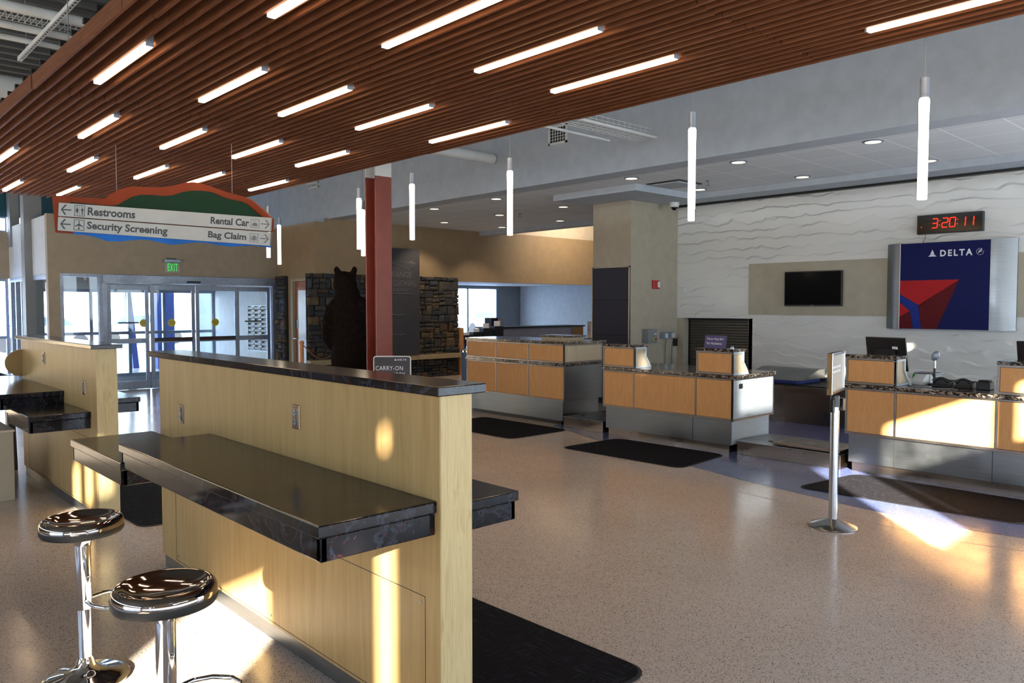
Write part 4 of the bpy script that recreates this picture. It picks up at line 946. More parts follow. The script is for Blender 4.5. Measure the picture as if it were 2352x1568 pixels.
# sign and bell on the middle desk
t = thing('bell_sign', (8.02, 5.08, 1.206), 'dark violet sign asking to ring the bell, on the right raised box', 'sign')
U = Vector((0, -1, 0)); V = Vector((.14, -.05, 1)).normalized(); O = Vector((7.985, 5.235, 1.206))
build('sign_plate', MB().prism([(0, 0), (.29, 0), (.29, .135), (.285, .15), (.005, .15), (0, .145)], O, U, V, U.cross(V).normalized() * -1, -.006 * -1), 'purple', t)
tn = U.cross(V).normalized(); tn = tn if tn.x < 0 else -tn
tm = text_mb('Please Ring Bell', O + U * .035 + V * .09 + tn * .0015, U, V, .215, .030)
text_mb('For Assistance.', O + U * .035 + V * .042 + tn * .0015, U, V, .205, .030, mb=tm)
build('sign_lettering', tm, 'white', t)
build('sign_foot', bx(7.99, 8.06, 4.96, 5.22, 1.206, 1.212), 'purple', t)
t = thing('service_bell', (8.0, 4.86, 1.206), 'small white push bell at the end of the right raised box', 'bell')
build('bell_base', MB().lathe([(.024, 0), (.022, .012)], (8.0, 4.865, 1.206), 20), 'white_gloss', t); build('bell_button', MB().lathe([(.020, .012), (.020, .024), (.014, .030)], (8.0, 4.865, 1.206), 20), 'alu', t, smooth=True)

# ================================================================ THINGS ON THE AIRLINE WALL
WX = 11.785
t = thing('television', (11.74, 5.735, 1.97), 'black flat television on the olive band of the white wall', 'television')
build('bezel', bx(11.72, 11.76, 5.27, 6.20, 1.70, 2.245), 'black', t, 0.004); build('screen', bx(11.716, 11.72, 5.285, 6.185, 1.72, 2.232), 'black_gloss', t)
build('wall_mount', bx(11.76, WX, 5.5, 5.95, 1.85, 2.1), 'black', t); build('brand_mark', bx(11.7155, 11.7165, 5.715, 5.755, 1.705, 1.713), 'alu', t)
# clock
t = thing('digital_clock', (11.74, 3.8, 2.84), 'wide black digital clock with glowing red digits above the blue airline sign', 'clock')
build('case', bx(11.71, 11.80, 3.385, 4.21, 2.705, 2.97), 'black', t, 0.005)
build('face', bx(11.706, 11.71, 3.40, 4.195, 2.72, 2.955), 'black_gloss', t)
SEG = {'0': 'abcdef', '1': 'bc', '2': 'abged', '3': 'abgcd', '8': 'abcdefg'}
def digit(ch, y, z0, h=.125, w=.070):
    mb = MB(); th_ = .013; xx = 11.7045; sk = .008
    pos = {'a': (0, h, w, h), 'g': (0, h / 2, w, h / 2), 'd': (0, 0, w, 0), 'f': (0, h / 2, 0, h), 'b': (w, h / 2, w, h), 'e': (0, 0, 0, h / 2), 'c': (w, 0, w, h / 2)}
    for s_ in SEG[ch]:
        a0, b0, a1, b1 = pos[s_]; g_ = .004; s0 = sk * b0 / h; s1 = sk * b1 / h
        if b0 == b1: p = [(a0 + g_, b0 - th_ / 2), (a1 - g_, b0 - th_ / 2), (a1 - g_, b0 + th_ / 2), (a0 + g_, b0 + th_ / 2)]
        else: p = [(a0 - th_ / 2, b0 + g_), (a0 + th_ / 2, b0 + g_), (a1 + th_ / 2, b1 - g_), (a1 - th_ / 2, b1 - g_)]
        mb.prism([(q[0] + sk * q[1] / h, q[1]) for q in p], (xx, y, z0), (0, -1, 0), (0, 0, 1), (1, 0, 0), .001)
    return mb
for ch, y, lit in (('8', 4.105, 0), ('3', 4.015, 1), ('2', 3.885, 1), ('0', 3.79, 1), ('1', 3.665, 1), ('1', 3.565, 1)):
    build('led_digit' if lit else 'unlit_digit', digit(ch, y, 2.785), 'led' if lit else 'ledoff', t)
cl = MB()
for y, z in ((3.915, 2.82), (3.912, 2.88), (3.69, 2.82), (3.687, 2.88), (4.15, 2.805)): cl.prism([(.007 * math.cos(k * .785), .007 * math.sin(k * .785)) for k in range(8)], (11.7045, y, z), (0, -1, 0), (0, 0, 1), (1, 0, 0), .001)
build('led_colon', cl, 'led', t)
build('cord', MB().tube([(11.79, 4.13, 2.71), (11.79, 4.12, 2.66), (11.79, 4.15, 2.62), (11.79, 4.15, 2.58)], .003, 6), 'black', t)
# airline sign
t = thing('airline_sign', (11.7, 3.8, 1.98), 'blue wall sign with red triangle artwork between curved steel wings', 'sign')
PX = 11.64
build('blue_panel', bx(PX, PX + .02, 3.265, 4.395, 1.38, 2.58), 'navy', t)
def wingp(y0, y1):
    m = MB(); vs = []; n = 8
    for k in range(n + 1):
        a = k / n; y = y0 + (y1 - y0) * a; x = PX + .004 + .12 * (1 - math.cos(a * math.pi / 2)); vs.append((x, y))
    pts = vs + [(WX, y1), (WX, y0)]
    m.prism(pts, (0, 0, 1.375), (1, 0, 0), (0, 1, 0), (0, 0, 1), 1.215); return m
build('steel_wing', wingp(3.262, 2.98), 'steel', t, smooth=True); build('steel_wing', wingp(4.398, 4.62), 'steel', t, smooth=True)
build('panel_edge', bx(PX - .003, PX + .01, 4.396, 4.403, 1.378, 2.582), 'white', t)
build('panel_backing', bx(PX + .02, WX, 3.27, 4.39, 1.385, 2.575), 'alu', t)
def art(nm, pts, mat, d=.002):
    build(nm, MB().prism([(-p[0], p[1]) for p in pts], (PX - d, 0, 0), (0, -1, 0), (0, 0, 1), (1, 0, 0), d), mat, t)
art('red_facet', [(4.393, 2.06), (3.63, 2.06), (4.13, 1.71), (4.393, 1.87)], 'dred'); art('dark_red_facet', [(3.63, 2.058), (3.90, 1.382), (4.10, 1.382), (4.14, 1.712)], 'ddark')
art('blue_stripe', [(4.393, 1.865), (4.135, 1.705), (4.10, 1.382), (4.205, 1.382), (4.25, 1.635), (4.393, 1.755)], 'dblue')
art('red_facet', [(4.393, 1.75), (4.255, 1.63), (4.393, 1.55)], 'dred'); art('dark_red_facet', [(4.393, 1.547), (4.253, 1.628), (4.212, 1.382), (4.393, 1.382)], 'ddark')
art('logo_triangle', [(4.005, 2.405), (3.975, 2.48), (3.945, 2.405), (3.975, 2.42)], 'white'); art('logo_triangle', [(4.03, 2.385), (4.012, 2.40), (3.975, 2.413), (3.938, 2.40), (3.92, 2.385)], 'white')
build('lettering', text_mb('DELTA', (PX - .001, 3.875, 2.385), (0, -1, 0), (0, 0, 1), .40, .085, .001, .03, 1.35), 'white', t)
gm = MB(); gc = (3.385, 2.425)
for k in range(20):
    if 5 < k < 8: continue
    a0, a1 = R(k * 18 - 90), R(k * 18 - 78)
    gm.prism([(-gc[0] + .045 * math.cos(a0), gc[1] + .045 * math.sin(a0)), (-gc[0] + .045 * math.cos(a1), gc[1] + .045 * math.sin(a1)), (-gc[0] + .040 * math.cos(a1), gc[1] + .040 * math.sin(a1)), (-gc[0] + .040 * math.cos(a0), gc[1] + .040 * math.sin(a0))], (PX - .002, 0, 0), (0, -1, 0), (0, 0, 1), (1, 0, 0), .002)
for k in range(3): gm.prism([(-gc[0] - .025 + .004 * k, gc[1] - .02 + .012 * k), (-gc[0] + .0, gc[1] - .006 + .012 * k), (-gc[0] + .024, gc[1] + .004 + .012 * k), (-gc[0] + .024, gc[1] + .010 + .012 * k), (-gc[0] + .0, gc[1] + .0 + .012 * k), (-gc[0] - .025 + .004 * k, gc[1] - .014 + .012 * k)], (PX - .002, 0, 0), (0, -1, 0), (0, 0, 1), (1, 0, 0), .002)
build('alliance_emblem', gm, 'white', t)
# roller shutter
t = thing('roller_shutter', (12.0, 7.52, 0.75), 'dark ribbed roller shutter in the recess below the white wall panels', 'shutter')
m = MB()
for k in range(30): z = .02 + k * .048; m.prism([(0, 0), (.006, .004), (.008, .024), (.006, .044), (0, .047)], (12.0, 6.87, z), (-1, 0, 0), (0, 0, 1), (0, 1, 0), 1.3)
build('slat_curtain', m, 'shutter', t)
build('guide_rail', bx(11.96, 12.04, 8.155, 8.17, 0, 1.47), 'black', t); build('shutter_box', bx(11.95, 12.1, 6.87, 8.17, 1.45, 1.49), 'black', t)
# on the pillar's right face (y = 8.31)
PY = 8.31
t = thing('fire_alarm', (11.12, PY, 2.07), 'red fire alarm with white strobe high on the pillar side', 'fire alarm')
build('housing', bx(11.045, 11.215, PY - .045, PY, 2.0, 2.15), 'fire', t, 0.006); build('strobe', bx(11.15, 11.205, PY - .065, PY - .045, 2.025, 2.125), 'white_gloss', t, 0.006)
t = thing('control_box', (10.9, PY, 1.18), 'grey electrical control box with red and yellow button on the pillar side', 'control box')
build('enclosure', bx(10.78, 11.02, PY - .14, PY, 1.07, 1.30), 'grey', t, 0.004); build('switch', MB().lathe([(.022, 0), (.018, .02)], (10.96, PY - .15, 1.21), 14), 'white_gloss', t)
rot = MB().prism([(.028 * math.cos(k * .5236), .028 * math.sin(k * .5236)) for k in range(12)], (10.96, PY - .145, 1.13), (1, 0, 0), (0, 0, 1), (0, 1, 0), .006); build('yellow_collar', rot, 'yellow', t)
rot = MB().prism([(.019 * math.cos(k * .5236), .019 * math.sin(k * .5236)) for k in range(12)], (10.97, PY - .165, 1.13), (1, 0, 0), (0, 0, 1), (0, 1, 0), .02); build('red_button', rot, 'fire', t)
tag(build('conduit_plate', bx(11.03, 11.08, PY - .03, PY, 1.13, 1.26), 'steel_kick', bevel=0.003), 'narrow grey plate right beside the grey control box', 'wall plate')
for x, lab in ((11.38, 'left one of two grey wall sockets with a hanging cord on the pillar side'), (11.58, 'right one of two grey wall sockets with a hanging cord on the pillar side')):
    t = thing('wall_socket', (x, PY, 1.17), lab, 'wall socket', 'wall sockets with cords')
    build('cover', bx(x - .085, x + .075, PY - .03, PY, 1.12, 1.24), 'alu', t, 0.004); build('plug', bx(x + .01, x + .06, PY - .07, PY - .03, 1.13, 1.22), 'white_gloss', t, 0.005)
    build('cord', MB().tube([(x + .035, PY - .06, 1.13), (x + .03, PY - .035, 1.0), (x + .028, PY - .03, .7), (x + .03, PY - .03, .1), (x + .03, PY - .03, .0)], .005, 6), 'rubber', t)
t = thing('access_reader', (11.73, PY, 1.05), 'small black card access reader near the wall corner', 'access reader')
build('body', bx(11.68, 11.785, PY - .03, PY, .98, 1.12), 'black', t, 0.004); build('indicator', bx(11.69, 11.77, PY - .032, PY - .03, 1.11, 1.115), 'fire', t)
t = thing('security_camera', (11.25, 7.95, 3.46), 'white dome security camera under the soffit beside the pillar', 'camera')
build('mount', MB().lathe([(.075, -.06), (.085, -.03), (.085, .02)], (11.25, 8.0, 3.46), 24), 'white_gloss', t, smooth=True); build('dome', MB().ell((11.25, 8.0, 3.40), (.05, .05, .055)), 'black_gloss', t, smooth=True)

# ================================================================ CEILING FITTINGS
dl = None
for (x, y), lab in (((9.14, 3.78), 'recessed downlight above and left of the rightmost pendant lamp'), ((9.14, 5.5), 'recessed downlight right of the overlapping pendant pair, near the beam'), ((9.14, 7.26), 'recessed downlight left of the air diffuser along the beam'),
                    ((10.86, 5.49), 'recessed downlight near the white wall, above the television'), ((10.86, 3.78), 'recessed downlight partly hidden by the rightmost pendant lamp'), ((10.81, 7.2), 'recessed downlight just right of the overlapping pendant pair'),
                    ((9.14, 10.24), 'recessed downlight beside the beam left of the pillar'), ((10.8, 10.2), 'recessed downlight just left of the tall pillar, upper of two'), ((10.8, 12.0), 'recessed downlight touching the left side of a pendant tube'),
                    ((12.5, 11.9), 'recessed downlight left of the pillar, lower of two'), ((12.5, 13.8), 'recessed downlight overlapped by a pendant tube in the far ceiling'), ((9.2, 12.1), 'recessed downlight right of the red column, upper of two'), ((10.85, 13.9), 'recessed downlight right of the red column, lower of two')):
    if dl is None:
        dl = thing('downlight', (x, y, 3.58), lab, 'downlight', 'recessed downlights in the tiled ceiling')
        build('trim_ring', MB().lathe([(.105, -.012), (.115, -.004), (.115, .0)], (x, y, 3.58), 28), 'alu', dl, smooth=True)
        build('reflector', MB().lathe([(.088, -.0135), (.086, -.0125)], (x, y, 3.58), 28), 'down', dl)
    else: dup(dl, (x, y, 3.58), lab)
t = thing('air_diffuser', (10.0, 7.1, 3.57), 'square air diffuser in the tiled ceiling behind the overlapping pendants', 'air diffuser')
build('frame', bx(9.75, 10.35, 6.85, 7.45, 3.566, 3.58), 'black', t); build('plate', bx(9.80, 10.30, 6.90, 7.40, 3.548, 3.566), 'palewall', t, 0.004)
for (x, y), lab in (((10.19, 6.64), 'small sprinkler head between the pendants and the television wall'), ((10.97, 11.57), 'small sprinkler head in the ceiling left of the pillar')):
    t = thing('sprinkler_head', (x, y, 3.58), lab, 'sprinkler', 'ceiling sprinkler heads')
    build('escutcheon', MB().lathe([(.035, -.01), (.035, 0)], (x, y, 3.58), 14), 'grey', t); build('nozzle', MB().lathe([(.03, -.075), (.03, -.07), (.008, -.068), (.008, -.01)], (x, y, 3.58), 14), 'steel_kick', t)
# wall mounted grilles, round duct, cable tray on the high wall
for (y0, y1, z0, z1), lab in (((8.04, 8.42, 4.14, 4.42), 'white square wall grille below the wood canopy, left of the cable tray'), ((15.45, 15.95, 4.30, 4.42), 'small wall grille peeking out under the canopy edge left of the red column')):
    t = thing('wall_grille', (8.59, (y0 + y1) / 2, z0), lab, 'wall grille')
    xw = 8.60 if y0 < 15 else 8.60
    f = bx(xw - .02, xw, y0, y1, z0, z0 + .03).box(xw - .02, xw, y0, y1, z1 - .03, z1).box(xw - .02, xw, y0, y0 + .03, z0, z1).box(xw - .02, xw, y1 - .03, y1, z0, z1)
    build('frame', f, 'white_paint', t); build('void', bx(xw - .006, xw - .001, y0 + .03, y1 - .03, z0 + .03, z1 - .03), 'black', t)
    m = MB(); n = 6
    for k in range(1, n): m.box(xw - .014, xw - .006, y0 + .03 + (y1 - y0 - .06) * k / n - .004, y0 + .03 + (y1 - y0 - .06) * k / n + .004, z0 + .03, z1 - .03)
    for k in range(1, 5): m.box(xw - .014, xw - .006, y0 + .03, y1 - .03, z0 + .03 + (z1 - z0 - .06) * k / 5 - .003, z0 + .03 + (z1 - z0 - .06) * k / 5 + .003)
    build('louvres', m, 'white_paint', t)
t = thing('round_duct', (7.8, 9.62, 4.1), 'pale round duct running into the high grey wall beside the canopy', 'duct')
m = MB().tube([(6.3, 9.7, 4.12), (8.58, 9.7, 4.12)], .085, 24); build('duct_tube', m, 'white_paint', t, smooth=True)
build('duct_hanger', MB().tube([(6.6, 9.7, 4.2), (6.6, 9.7, 5.95)], .006, 6), 'grey', t)
t = thing('cable_tray', (7.6, 6.7, 3.97), 'white wire cable tray with two rails ending at the high grey wall', 'cable tray')
build('rail', MB().tube([(5.6, 6.42, 3.96), (8.6, 6.42, 3.96)], .022, 10), 'white_paint', t, smooth=True)
build('rail', MB().tube([(5.6, 6.98, 3.96), (8.3, 6.98, 3.96)], .018, 10), 'white_paint', t, smooth=True)
m = MB()
for k in range(26): x = 5.65 + k * .11; m.tube([(x, 6.44, 4.06), (x, 6.44, 3.97), (x, 6.72, 3.955)], .0035, 5)
for y, z in ((6.44, 4.06), (6.44, 4.01), (6.5, 3.965), (6.58, 3.96), (6.66, 3.957), (6.72, 3.955)): m.tube([(5.6, y, z), (8.55, y, z)], .0035, 5)
build('wire_mesh', m, 'white_paint', t)
build('hanger_rod', MB().tube([(6.6, 6.42, 3.97), (6.6, 6.42, 5.95)], .005, 6), 'grey', t)

# ---- services under the roof deck, seen past the canopy's left edge
for (y, z, r, n), lab in (((10.1, 4.98, .055, 0), 'upper pale pipe crossing above the canopy in the top left corner'), ((10.85, 5.0, .045, 0), 'second pale pipe below the upper one in the top left corner'),
                       ((11.35, 5.0, .035, 0), 'third thinner pale pipe in the top left corner'), ((14.2, 5.05, .19, 0), 'wide pale round duct lowest in the top left corner')):
    t = thing('ceiling_pipe' if r < .1 else 'overhead_duct', (2.3, y, z), lab, 'pipe' if r < .1 else 'duct')
    build('pipe_run', MB().tube([(-4, y, z), (6.5, y, z)], r, 16), 'white_paint', t, smooth=True)
    for x in (0.6, 4.2): build('hanger_rod', MB().tube([(x, y, z + r), (x, y, 5.95)], .008, 6), 'grey', t)
t = thing('strut_channel', (2.32, 10.6, 5.0), 'slotted metal strut channel running diagonally in the top left corner', 'strut')
build('channel', bx(2.29, 2.34, 7.5, 11.9, 4.88, 4.93), 'white_paint', t)
m = MB()
for k in range(42): m.box(2.305, 2.325, 7.6 + k * .1, 7.65 + k * .1, 4.878, 4.8805)
build('slots', m, 'black', t)
for y in (8.4, 11.5): build('hanger_rod', MB().tube([(2.315, y, 4.93), (2.315, y, 5.95)], .007, 6), 'grey', t)
t = thing('wire_basket_tray', (2.3, 10.45, 4.9), 'wire basket tray between two pipes in the top left corner', 'cable tray')
m = MB()
for k in range(60): x = 0.5 + k * .06; m.tube([(x, 10.3, 5.08), (x, 10.3, 4.98), (x, 10.6, 4.98), (x, 10.6, 5.08)], .003, 4)
for y, z in ((10.3, 5.08), (10.3, 5.03), (10.3, 4.98), (10.4, 4.98), (10.5, 4.98), (10.6, 4.98), (10.6, 5.03), (10.6, 5.08)): m.tube([(0.4, y, z), (4.2, y, z)], .003, 4)
build('basket', m, 'white_paint', t); build('hanger_rod', MB().tube([(1.0, 10.45, 4.98), (1.0, 10.45, 5.95)], .005, 6), 'grey', t)

def lamp(name, loc, energy, size=1.6, aim=(0, 0, -1), color=(1.0, 0.82, 0.6)):
    l = bpy.data.lights.new(name, 'SPOT'); l.energy = energy; l.spot_size = size; l.spot_blend = 0.6; l.color = color; l.shadow_soft_size = 0.06
    o = bpy.data.objects.new(name, l); COL.objects.link(o); o.location = loc; o.rotation_euler = Vector(aim).to_track_quat('-Z', 'Y').to_euler()
lamp('downlight_beam_far', (10.85, 13.9, 3.55), 90, 1.5, (0.05, 0.5, -1))
lamp('downlight_beam_far_right', (12.5, 13.8, 3.55), 60, 1.5, (0.1, 0.4, -1))
lamp('cove_lamp_beam', (15.8, 13.4, 4.2), 190, 2.6, (0.25, 0.8, -0.5))

# ================================================================ EXIT SIGN, SENSOR, BANNER
t = thing('exit_sign', (5.9, 16.7, 2.55), 'green glowing EXIT sign above the automatic doors', 'exit sign')
build('housing', bx(5.72, 6.05, 16.66, 16.72, 2.605, 2.665), 'alu', t, 0.005); build('wall_arm', bx(5.80, 5.97, 16.70, 16.80, 2.66, 2.69), 'black', t)
build('clear_panel', bx(5.735, 6.035, 16.685, 16.692, 2.40, 2.605), 'glass', t)
build('lettering', text_mb('EXIT', (5.79, 16.683, 2.43), (1, 0, 0), (0, 0, 1), .20, .15, .001, -.005, 1.1), 'exit', t)
t = thing('motion_sensor', (6.33, 16.74, 2.2), 'black motion sensor on the aluminium header over the automatic doors', 'sensor')
build('body', bx(6.20, 6.47, 16.70, 16.76, 2.185, 2.225), 'black', t, 0.008)
t = thing('airport_banner', (10.3, 14.95, .55), 'tall dark banner with pale lettering beside the red column', 'banner')
build('banner_panel', bx(9.86, 10.86, 14.86, 14.885, .56, 3.02), 'charcoal', t)
bt = text_mb('RANGE', (10.08, 14.859, 2.36), (1, 0, 0), (0, 0, 1), .55, .13); text_mb('REGIONAL', (9.95, 14.859, 2.16), (1, 0, 0), (0, 0, 1), .82, .13, mb=bt); text_mb('AIRPORT', (10.1, 14.859, 2.04), (1, 0, 0), (0, 0, 1), .5, .07, mb=bt)
build('lettering', bt, 'inkgrey', t)
for z0, pts in ((2.62, [(9.9, .0), (10.1, .06), (10.25, .02), (10.4, -.05), (10.55, -.07), (10.62, .0), (10.70, .03)]), (1.98, [(9.95, 0), (10.15, .01), (10.3, -.01), (10.5, .01), (10.7, 0)]), (1.05, [(9.9, 0), (10.1, .01), (10.3, -.01), (10.42, .01)]), (1.5, [(9.9, 0), (10.1, .01), (10.3, -.01), (10.42, .01)])):
    build('ridge_line', MB().tube([(a, 14.857, z0 + b) for a, b in pts], .008, 6), 'inkgrey', t)
build('flight_line', MB().tube([(9.9, 14.857, 2.74), (10.5, 14.857, 2.70)], .005, 6), 'inkgrey', t)
build('plane_drawing', MB().prism([(10.48, 2.70), (10.62, 2.69), (10.75, 2.67), (10.72, 2.71), (10.64, 2.72), (10.66, 2.77), (10.58, 2.72)], (0, 14.858, 0), (1, 0, 0), (0, 0, 1), (0, -1, 0), .001), 'inkgrey', t)
build('wall_bracket', bx(10.2, 10.5, 14.885, 15.07, 2.8, 2.9), 'black', t)

# ================================================================ BEAR
rv = Vector((0.7325, -0.6807, 0)); hv = Vector((0.6807, 0.7325, 0)); BC = Vector((7.33, 12.30, 0))
def bp_(a, d, z): return BC + rv * a + hv * d + Vector((0, 0, z))
t = thing('bear_statue', (7.33, 12.30, 0.30), 'dark brown black bear statue standing upright with its back to the camera', 'bear')
rotb = Matrix.Rotation(R(-42.9), 3, 'Z'); mb = MB()
def blob(a, d, z, ra, rd, rz, tilt=0): mb.ell(bp_(a, d, z), (ra, rd, rz), rotb @ Matrix.Rotation(R(tilt), 3, 'Y'), 24, 14)
blob(.10, 0, .85, .33, .30, .42); blob(.10, 0, 1.15, .34, .29, .42); blob(.09, .0, 1.45, .31, .26, .38); blob(.07, .02, 1.70, .28, .24, .28)
blob(.035, .04, 1.90, .235, .21, .24); blob(.00, .06, 2.08, .215, .20, .21); blob(-.03, .08, 2.20, .185, .18, .13)
blob(-.12, .20, 2.04, .10, .16, .09); blob(-.17, .27, 2.02, .06, .09, .06)
for s_, a_z in ((-1, -.145), (1, .165)):
    blob(a_z, .06, 2.34, .062, .03, .085, s_ * 12); blob(a_z * .85, .06, 2.26, .07, .05, .08)
blob(-.13, .02, 1.66, .17, .16, .20); blob(.29, .02, 1.66, .16, .16, .20)
mb.tube([bp_(-.20, .0, 1.66), bp_(-.27, .0, 1.45), bp_(-.31, .01, 1.25), bp_(-.31, .03, 1.12), bp_(-.26, .06, 1.0), bp_(-.22, .09, .92)], [.13, .125, .115, .10, .085, .06], 18)
mb.tube([bp_(.36, .0, 1.66), bp_(.44, .0, 1.45), bp_(.47, .05, 1.25), bp_(.45, .14, 1.12), bp_(.42, .20, 1.02)], [.13, .125, .11, .10, .07], 18)
mb.tube([bp_(-.06, 0, .85), bp_(-.09, .02, .6), bp_(-.09, .0, .42)], [.20, .16, .13], 18); mb.tube([bp_(.27, 0, .85), bp_(.30, .02, .6), bp_(.30, .0, .42)], [.20, .16, .13], 18)
blob(-.09, .08, .39, .12, .20, .075); blob(.30, .08, .39, .12, .20, .075)
body = build('bear_body', mb, 'fur', t, smooth=False)
rm = body.modifiers.new('remesh', 'REMESH'); rm.mode = 'VOXEL'; rm.voxel_size = 0.022; rm.use_smooth_shade = True
sm = body.modifiers.new('smooth', 'SMOOTH'); sm.iterations = 6; sm.factor = 0.6
build('muzzle', MB().ell(bp_(-.195, .27, 2.025), (.05, .075, .05), rotb), 'cream', t, smooth=True)['label'] = 'pale tan muzzle'
cm = MB()
for k in range(5): cm.tube([bp_(-.26 + .02 * k, .10, .91), bp_(-.265 + .022 * k, .125, .86)], [.008, .002], 6)
build('claws', cm, 'black', t)
t2 = thing('bear_plinth', (7.4, 12.33, 0), 'low dark plinth under the standing bear', 'plinth')
m = MB().prism([(-.55, -.5), (.6, -.5), (.7, .1), (.6, .55), (-.5, .55), (-.65, .1)], (7.4, 12.33, 0), rv, hv, (0, 0, 1), .30); build('plinth_block', m, 'mortar', t2, 0.02)
for (x, y), lab in (((6.76, 12.83), 'light wooden rope post left of the bear, its rope sagging to the right'),):
    t = thing('rope_post', (x, y, 0), lab, 'rope post')
    build('post', MB().lathe([(.035, 0), (.035, 1.02), (.045, 1.03), (.045, 1.06), (.02, 1.08)], (x, y, 0), 18), 'wood_post', t, smooth=True)
    build('post_foot', MB().lathe([(.15, 0), (.15, .02), (.04, .05)], (x, y, 0), 24), 'wood_post', t, smooth=True)
    a0 = Vector((x, y, 1.03)); a1 = Vector((7.9, 13.35, 1.0)); pts = [a0.lerp(a1, k / 12) - Vector((0, 0, .30 * math.sin(math.pi * k / 12))) for k in range(13)]
    build('rope', MB().tube(pts, .010, 8), 'wood_post', t, smooth=True)
t = thing('rope_post', (7.9, 13.35, 0), 'light wooden rope post hidden behind the bear', 'rope post')
build('post', MB().lathe([(.035, 0), (.035, 1.02), (.045, 1.03), (.045, 1.06), (.02, 1.08)], (7.9, 13.35, 0), 18), 'wood_post', t, smooth=True)
tag(build('light_switch', bx(8.62, 8.70, 14.93, 14.985, .98, 1.10), 'white_gloss'), 'white switch plate on the stone facing left of the bear', 'switch')

# ================================================================ SIDE LOBBY (far right of the stone wall)
t = thing('rental_counter', (16.6, 16.7, 0), 'long pale panelled counter in the bright side lobby with a dark top', 'counter')
build('lower_body', bx(14.7, 18.45, 16.55, 17.3, 0, 1.06), plain('lilac_grey_laminate', (196, 186, 194), 0.5), t); build('orange_end_panel', bx(17.95, 18.44, 16.53, 16.55, .35, 1.04), 'maple', t)
build('counter_top', bx(14.66, 18.5, 16.5, 17.35, 1.06, 1.10), 'black', t, 0.004)
build('metal_trim', bx(14.68, 17.95, 16.53, 16.55, 1.02, 1.05).box(14.68, 17.95, 16.53, 16.55, .70, .74).box(14.68, 14.72, 16.53, 16.55, .72, 1.04).box(17.90, 17.95, 16.53, 16.55, .35, 1.04), 'alu', t)
build('lower_ledge', bx(14.7, 18.4, 15.95, 16.53, .66, .70), 'black', t)
build('ledge_support', bx(14.75, 14.85, 16.0, 16.5, 0, .66).box(18.2, 18.3, 16.0, 16.5, 0, .66), 'alu', t)
tag(build('half_wall', bx(18.55, 18.95, 16.3, 16.45, 0, 1.22), 'cream'), 'short cream half wall at the right end of the lobby counter', 'half wall')
for i, (x, h, lab) in enumerate(((13.15, .42, 'lowest black leaflet holder at the left of the lobby counter'), (13.5, .56, 'second black leaflet holder, stepping up in the lobby'), (13.85, .74, 'third black leaflet holder with a white card'), (14.25, .82, 'tallest black leaflet holder beside the lobby counter'))):
    t = thing('leaflet_holder', (x, 15.9, .70), lab, 'leaflet holder', 'leaflet holders in the side lobby')
    z = .70; build('pocket', bx(x - .16, x + .16, 15.85, 16.05, z, z + h * .55), 'black', t); build('leaflet', bx(x - .10, x + .10, 15.93, 15.95, z + h * .3, z + h * .72), 'white', t)
t = thing('holder_table', (13.7, 16.0, 0), 'dark low table carrying the leaflet holders in the side lobby', 'table')
build('table_top', bx(12.9, 14.5, 15.7, 16.3, .66, .70), 'black', t)
for x, y in ((12.95, 15.75), (14.4, 15.75), (12.95, 16.2), (14.4, 16.2)): build('leg', bx(x, x + .05, y, y + .05, 0, .66), 'black', t)
t = thing('coffee_station', (14.95, 17.05, 1.1), 'small dark appliance with white label at the left end of the lobby counter', 'appliance')
build('body', bx(14.85, 15.10, 16.85, 17.15, 1.1, 1.36), 'black', t); build('label_card', bx(15.12, 15.3, 16.86, 16.88, 1.1, 1.33), 'white_gloss', t)
t = thing('blue_bin', (10.0, 11.8, 0), 'tall dark blue grey waste bin behind the left end of the tall desk', 'bin')
c = (9.77, 11.75, 0)
build('bin_body', MB().lathe([(.14, 0), (.15, .02), (.15, .78), (.14, .80)], c, 24), 'fabric', t, smooth=True); build('bin_lid', MB().lathe([(.155, .80), (.155, .84), (.10, .86)], c, 24), 'chrome', t, smooth=True)
t['label'] = 'slim dark blue grey bin between the stone wall and the tall desk'
tag(build('wall_cap_post', bx(12.16, 12.26, 14.95, 15.1, 0, 1.16), 'wood_post'), 'short wooden post at the right end of the stone facing', 'post')

# ================================================================ VESTIBULE AND OUTSIDE
t = thing('brochure_rack', (8.15, 17.4, .7), 'white brochure rack on the right wall of the glazed vestibule', 'brochure rack')
build('rack_board', bx(8.17, 8.20, 16.99, 18.1, .62, 1.72), 'white_gloss', t)
for i in range(3):
    y = 17.05 + i * .36
    m = MB()
    for k in range(10): z = .66 + k * .105; m.prism([(0, 0), (.05, .02), (.05, .07), (0, .07)], (8.17, y, z), (-1, 0, 0), (0, 0, 1), (0, 1, 0), .30)
    build('pocket_column', m, 'signwhite', t)
    build('rail', bx(8.12, 8.17, y + .305, y + .325, .66, 1.70), 'signwhite', t)
tag(build('entrance_mat', bx(4.7, 8.1, 17.0, 20.1, 0.001, .012), 'mat'), 'dark entrance mat inside the glazed vestibule', 'mat')
tag(build('outside_ground', bx(-60, 90, 21.8, 120, -.25, -.14), 'snow'), 'bright snowy ground outside the windows', 'ground')['kind'] = 'structure'
tag(build('outside_column', MB().box(7.3, 7.75, 21.9, 22.4, -.14, 3.4).prism([(6.9, -.14), (7.05, -.14), (6.75, 3.4), (6.6, 3.4)], (0, 22.6, 0), (1, 0, 0), (0, 0, 1), (0, 1, 0), .2), 'bluecol'), 'blue painted canopy columns outside the entrance doors', 'column')
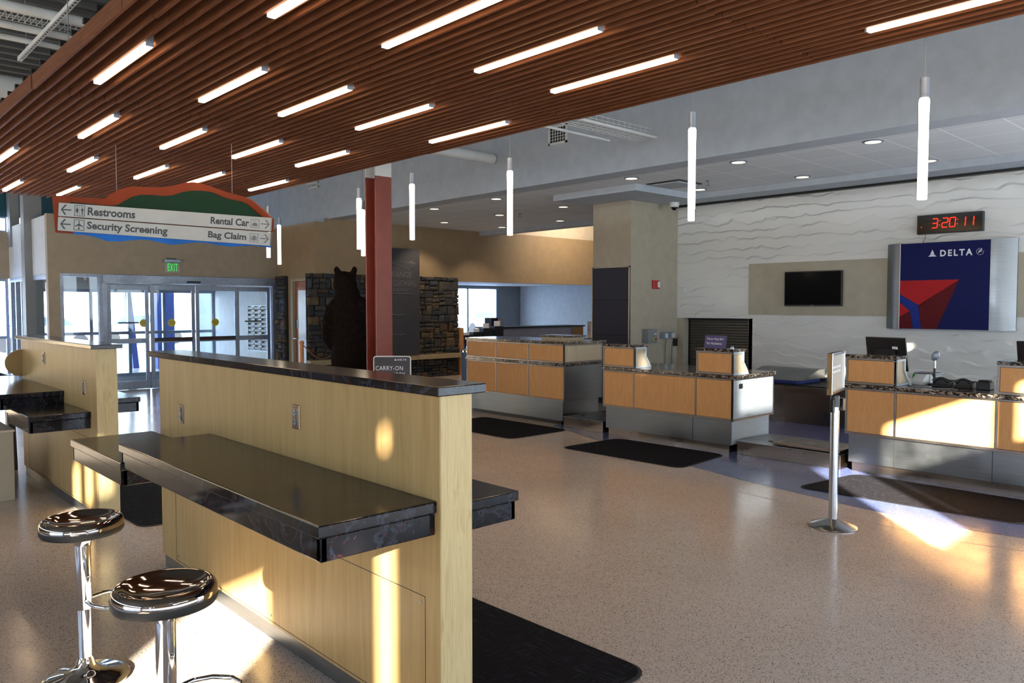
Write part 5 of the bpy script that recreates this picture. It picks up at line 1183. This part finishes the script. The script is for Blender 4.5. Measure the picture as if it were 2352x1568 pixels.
def car(x, y, rz, lab):
    t = thing('car', (x, y, -.14), lab, 'car', 'parked cars outside'); t.rotation_euler = (0, 0, rz)
    def lb(name, m, mat, bev=0, sm=False):
        o = build(name, m, mat, None, bev, sm); o.parent = t; return o
    prof = [(-2.2, .35), (-2.2, .75), (-1.9, .95), (-1.35, 1.0), (-.85, 1.45), (.7, 1.48), (1.35, 1.02), (2.0, .92), (2.25, .7), (2.25, .35)]
    lb('car_body', MB().prism(prof, (0, -.85, 0), (1, 0, 0), (0, 0, 1), (0, 1, 0), 1.7), 'carpaint', .05)
    lb('car_windows', MB().prism([(-1.25, 1.02), (-.8, 1.38), (.65, 1.40), (1.2, 1.04)], (0, -.86, 0), (1, 0, 0), (0, 0, 1), (0, 1, 0), 1.72), 'carglass')
    for wx in (-1.35, 1.4):
        for wy in (-.86, .66): lb('wheel', MB().prism([(wx + .33 * math.cos(k * .3142), .33 + .33 * math.sin(k * .3142)) for k in range(20)], (0, wy, 0), (1, 0, 0), (0, 0, 1), (0, 1, 0), .2), 'rubber')
    return t
car(2.0, 38, .2, 'parked car seen through the leftmost windows'); c1 = car(7.5, 37, .1, 'parked car seen through the sidelight beside the doors'); car(12.5, 40, -.1, 'parked car seen through the automatic doors')
car(31, 42, .15, 'parked car seen through the side lobby window, left one'); car(36.5, 43, .1, 'parked car seen through the side lobby window, right one'); 

# ================================================================ LEFT EDGE: ARMCHAIR AND BOX
t = thing('armchair', (2.3, 14.6, 0), 'grey blue armchair with black arms at the left edge behind the far counter', 'armchair')
ox, oy = 1.75, 14.3
build('seat_cushion', bx(ox, ox + .75, oy, oy + .7, .30, .44), 'fabric', t, 0.03)
build('back_cushion', MB().prism([(0, .42), (.14, .42), (.20, .88), (.08, .90)], (ox, oy + .62, 0), (0, 1, 0), (0, 0, 1), (1, 0, 0), .75), 'fabric', t, 0.03)
for x in (ox - .07, ox + .75): build('arm', bx(x, x + .07, oy - .02, oy + .75, .25, .62), 'black', t, 0.01)
for x in (ox, ox + .70):
    for y in (oy + .02, oy + .68): build('leg', bx(x, x + .04, y, y + .04, 0, .30), 'chrome', t)
t = thing('planter_box', (1.25, 9.8, 0), 'plain taupe box-shaped block at the left edge beside the far counter leg', 'block')
build('block_body', bx(.75, 1.42, 7.95, 9.1, 0, .60), 'olive', t, 0.004); build('block_top', bx(.74, 1.43, 7.94, 9.11, .60, .62), 'cream', t, 0.003)
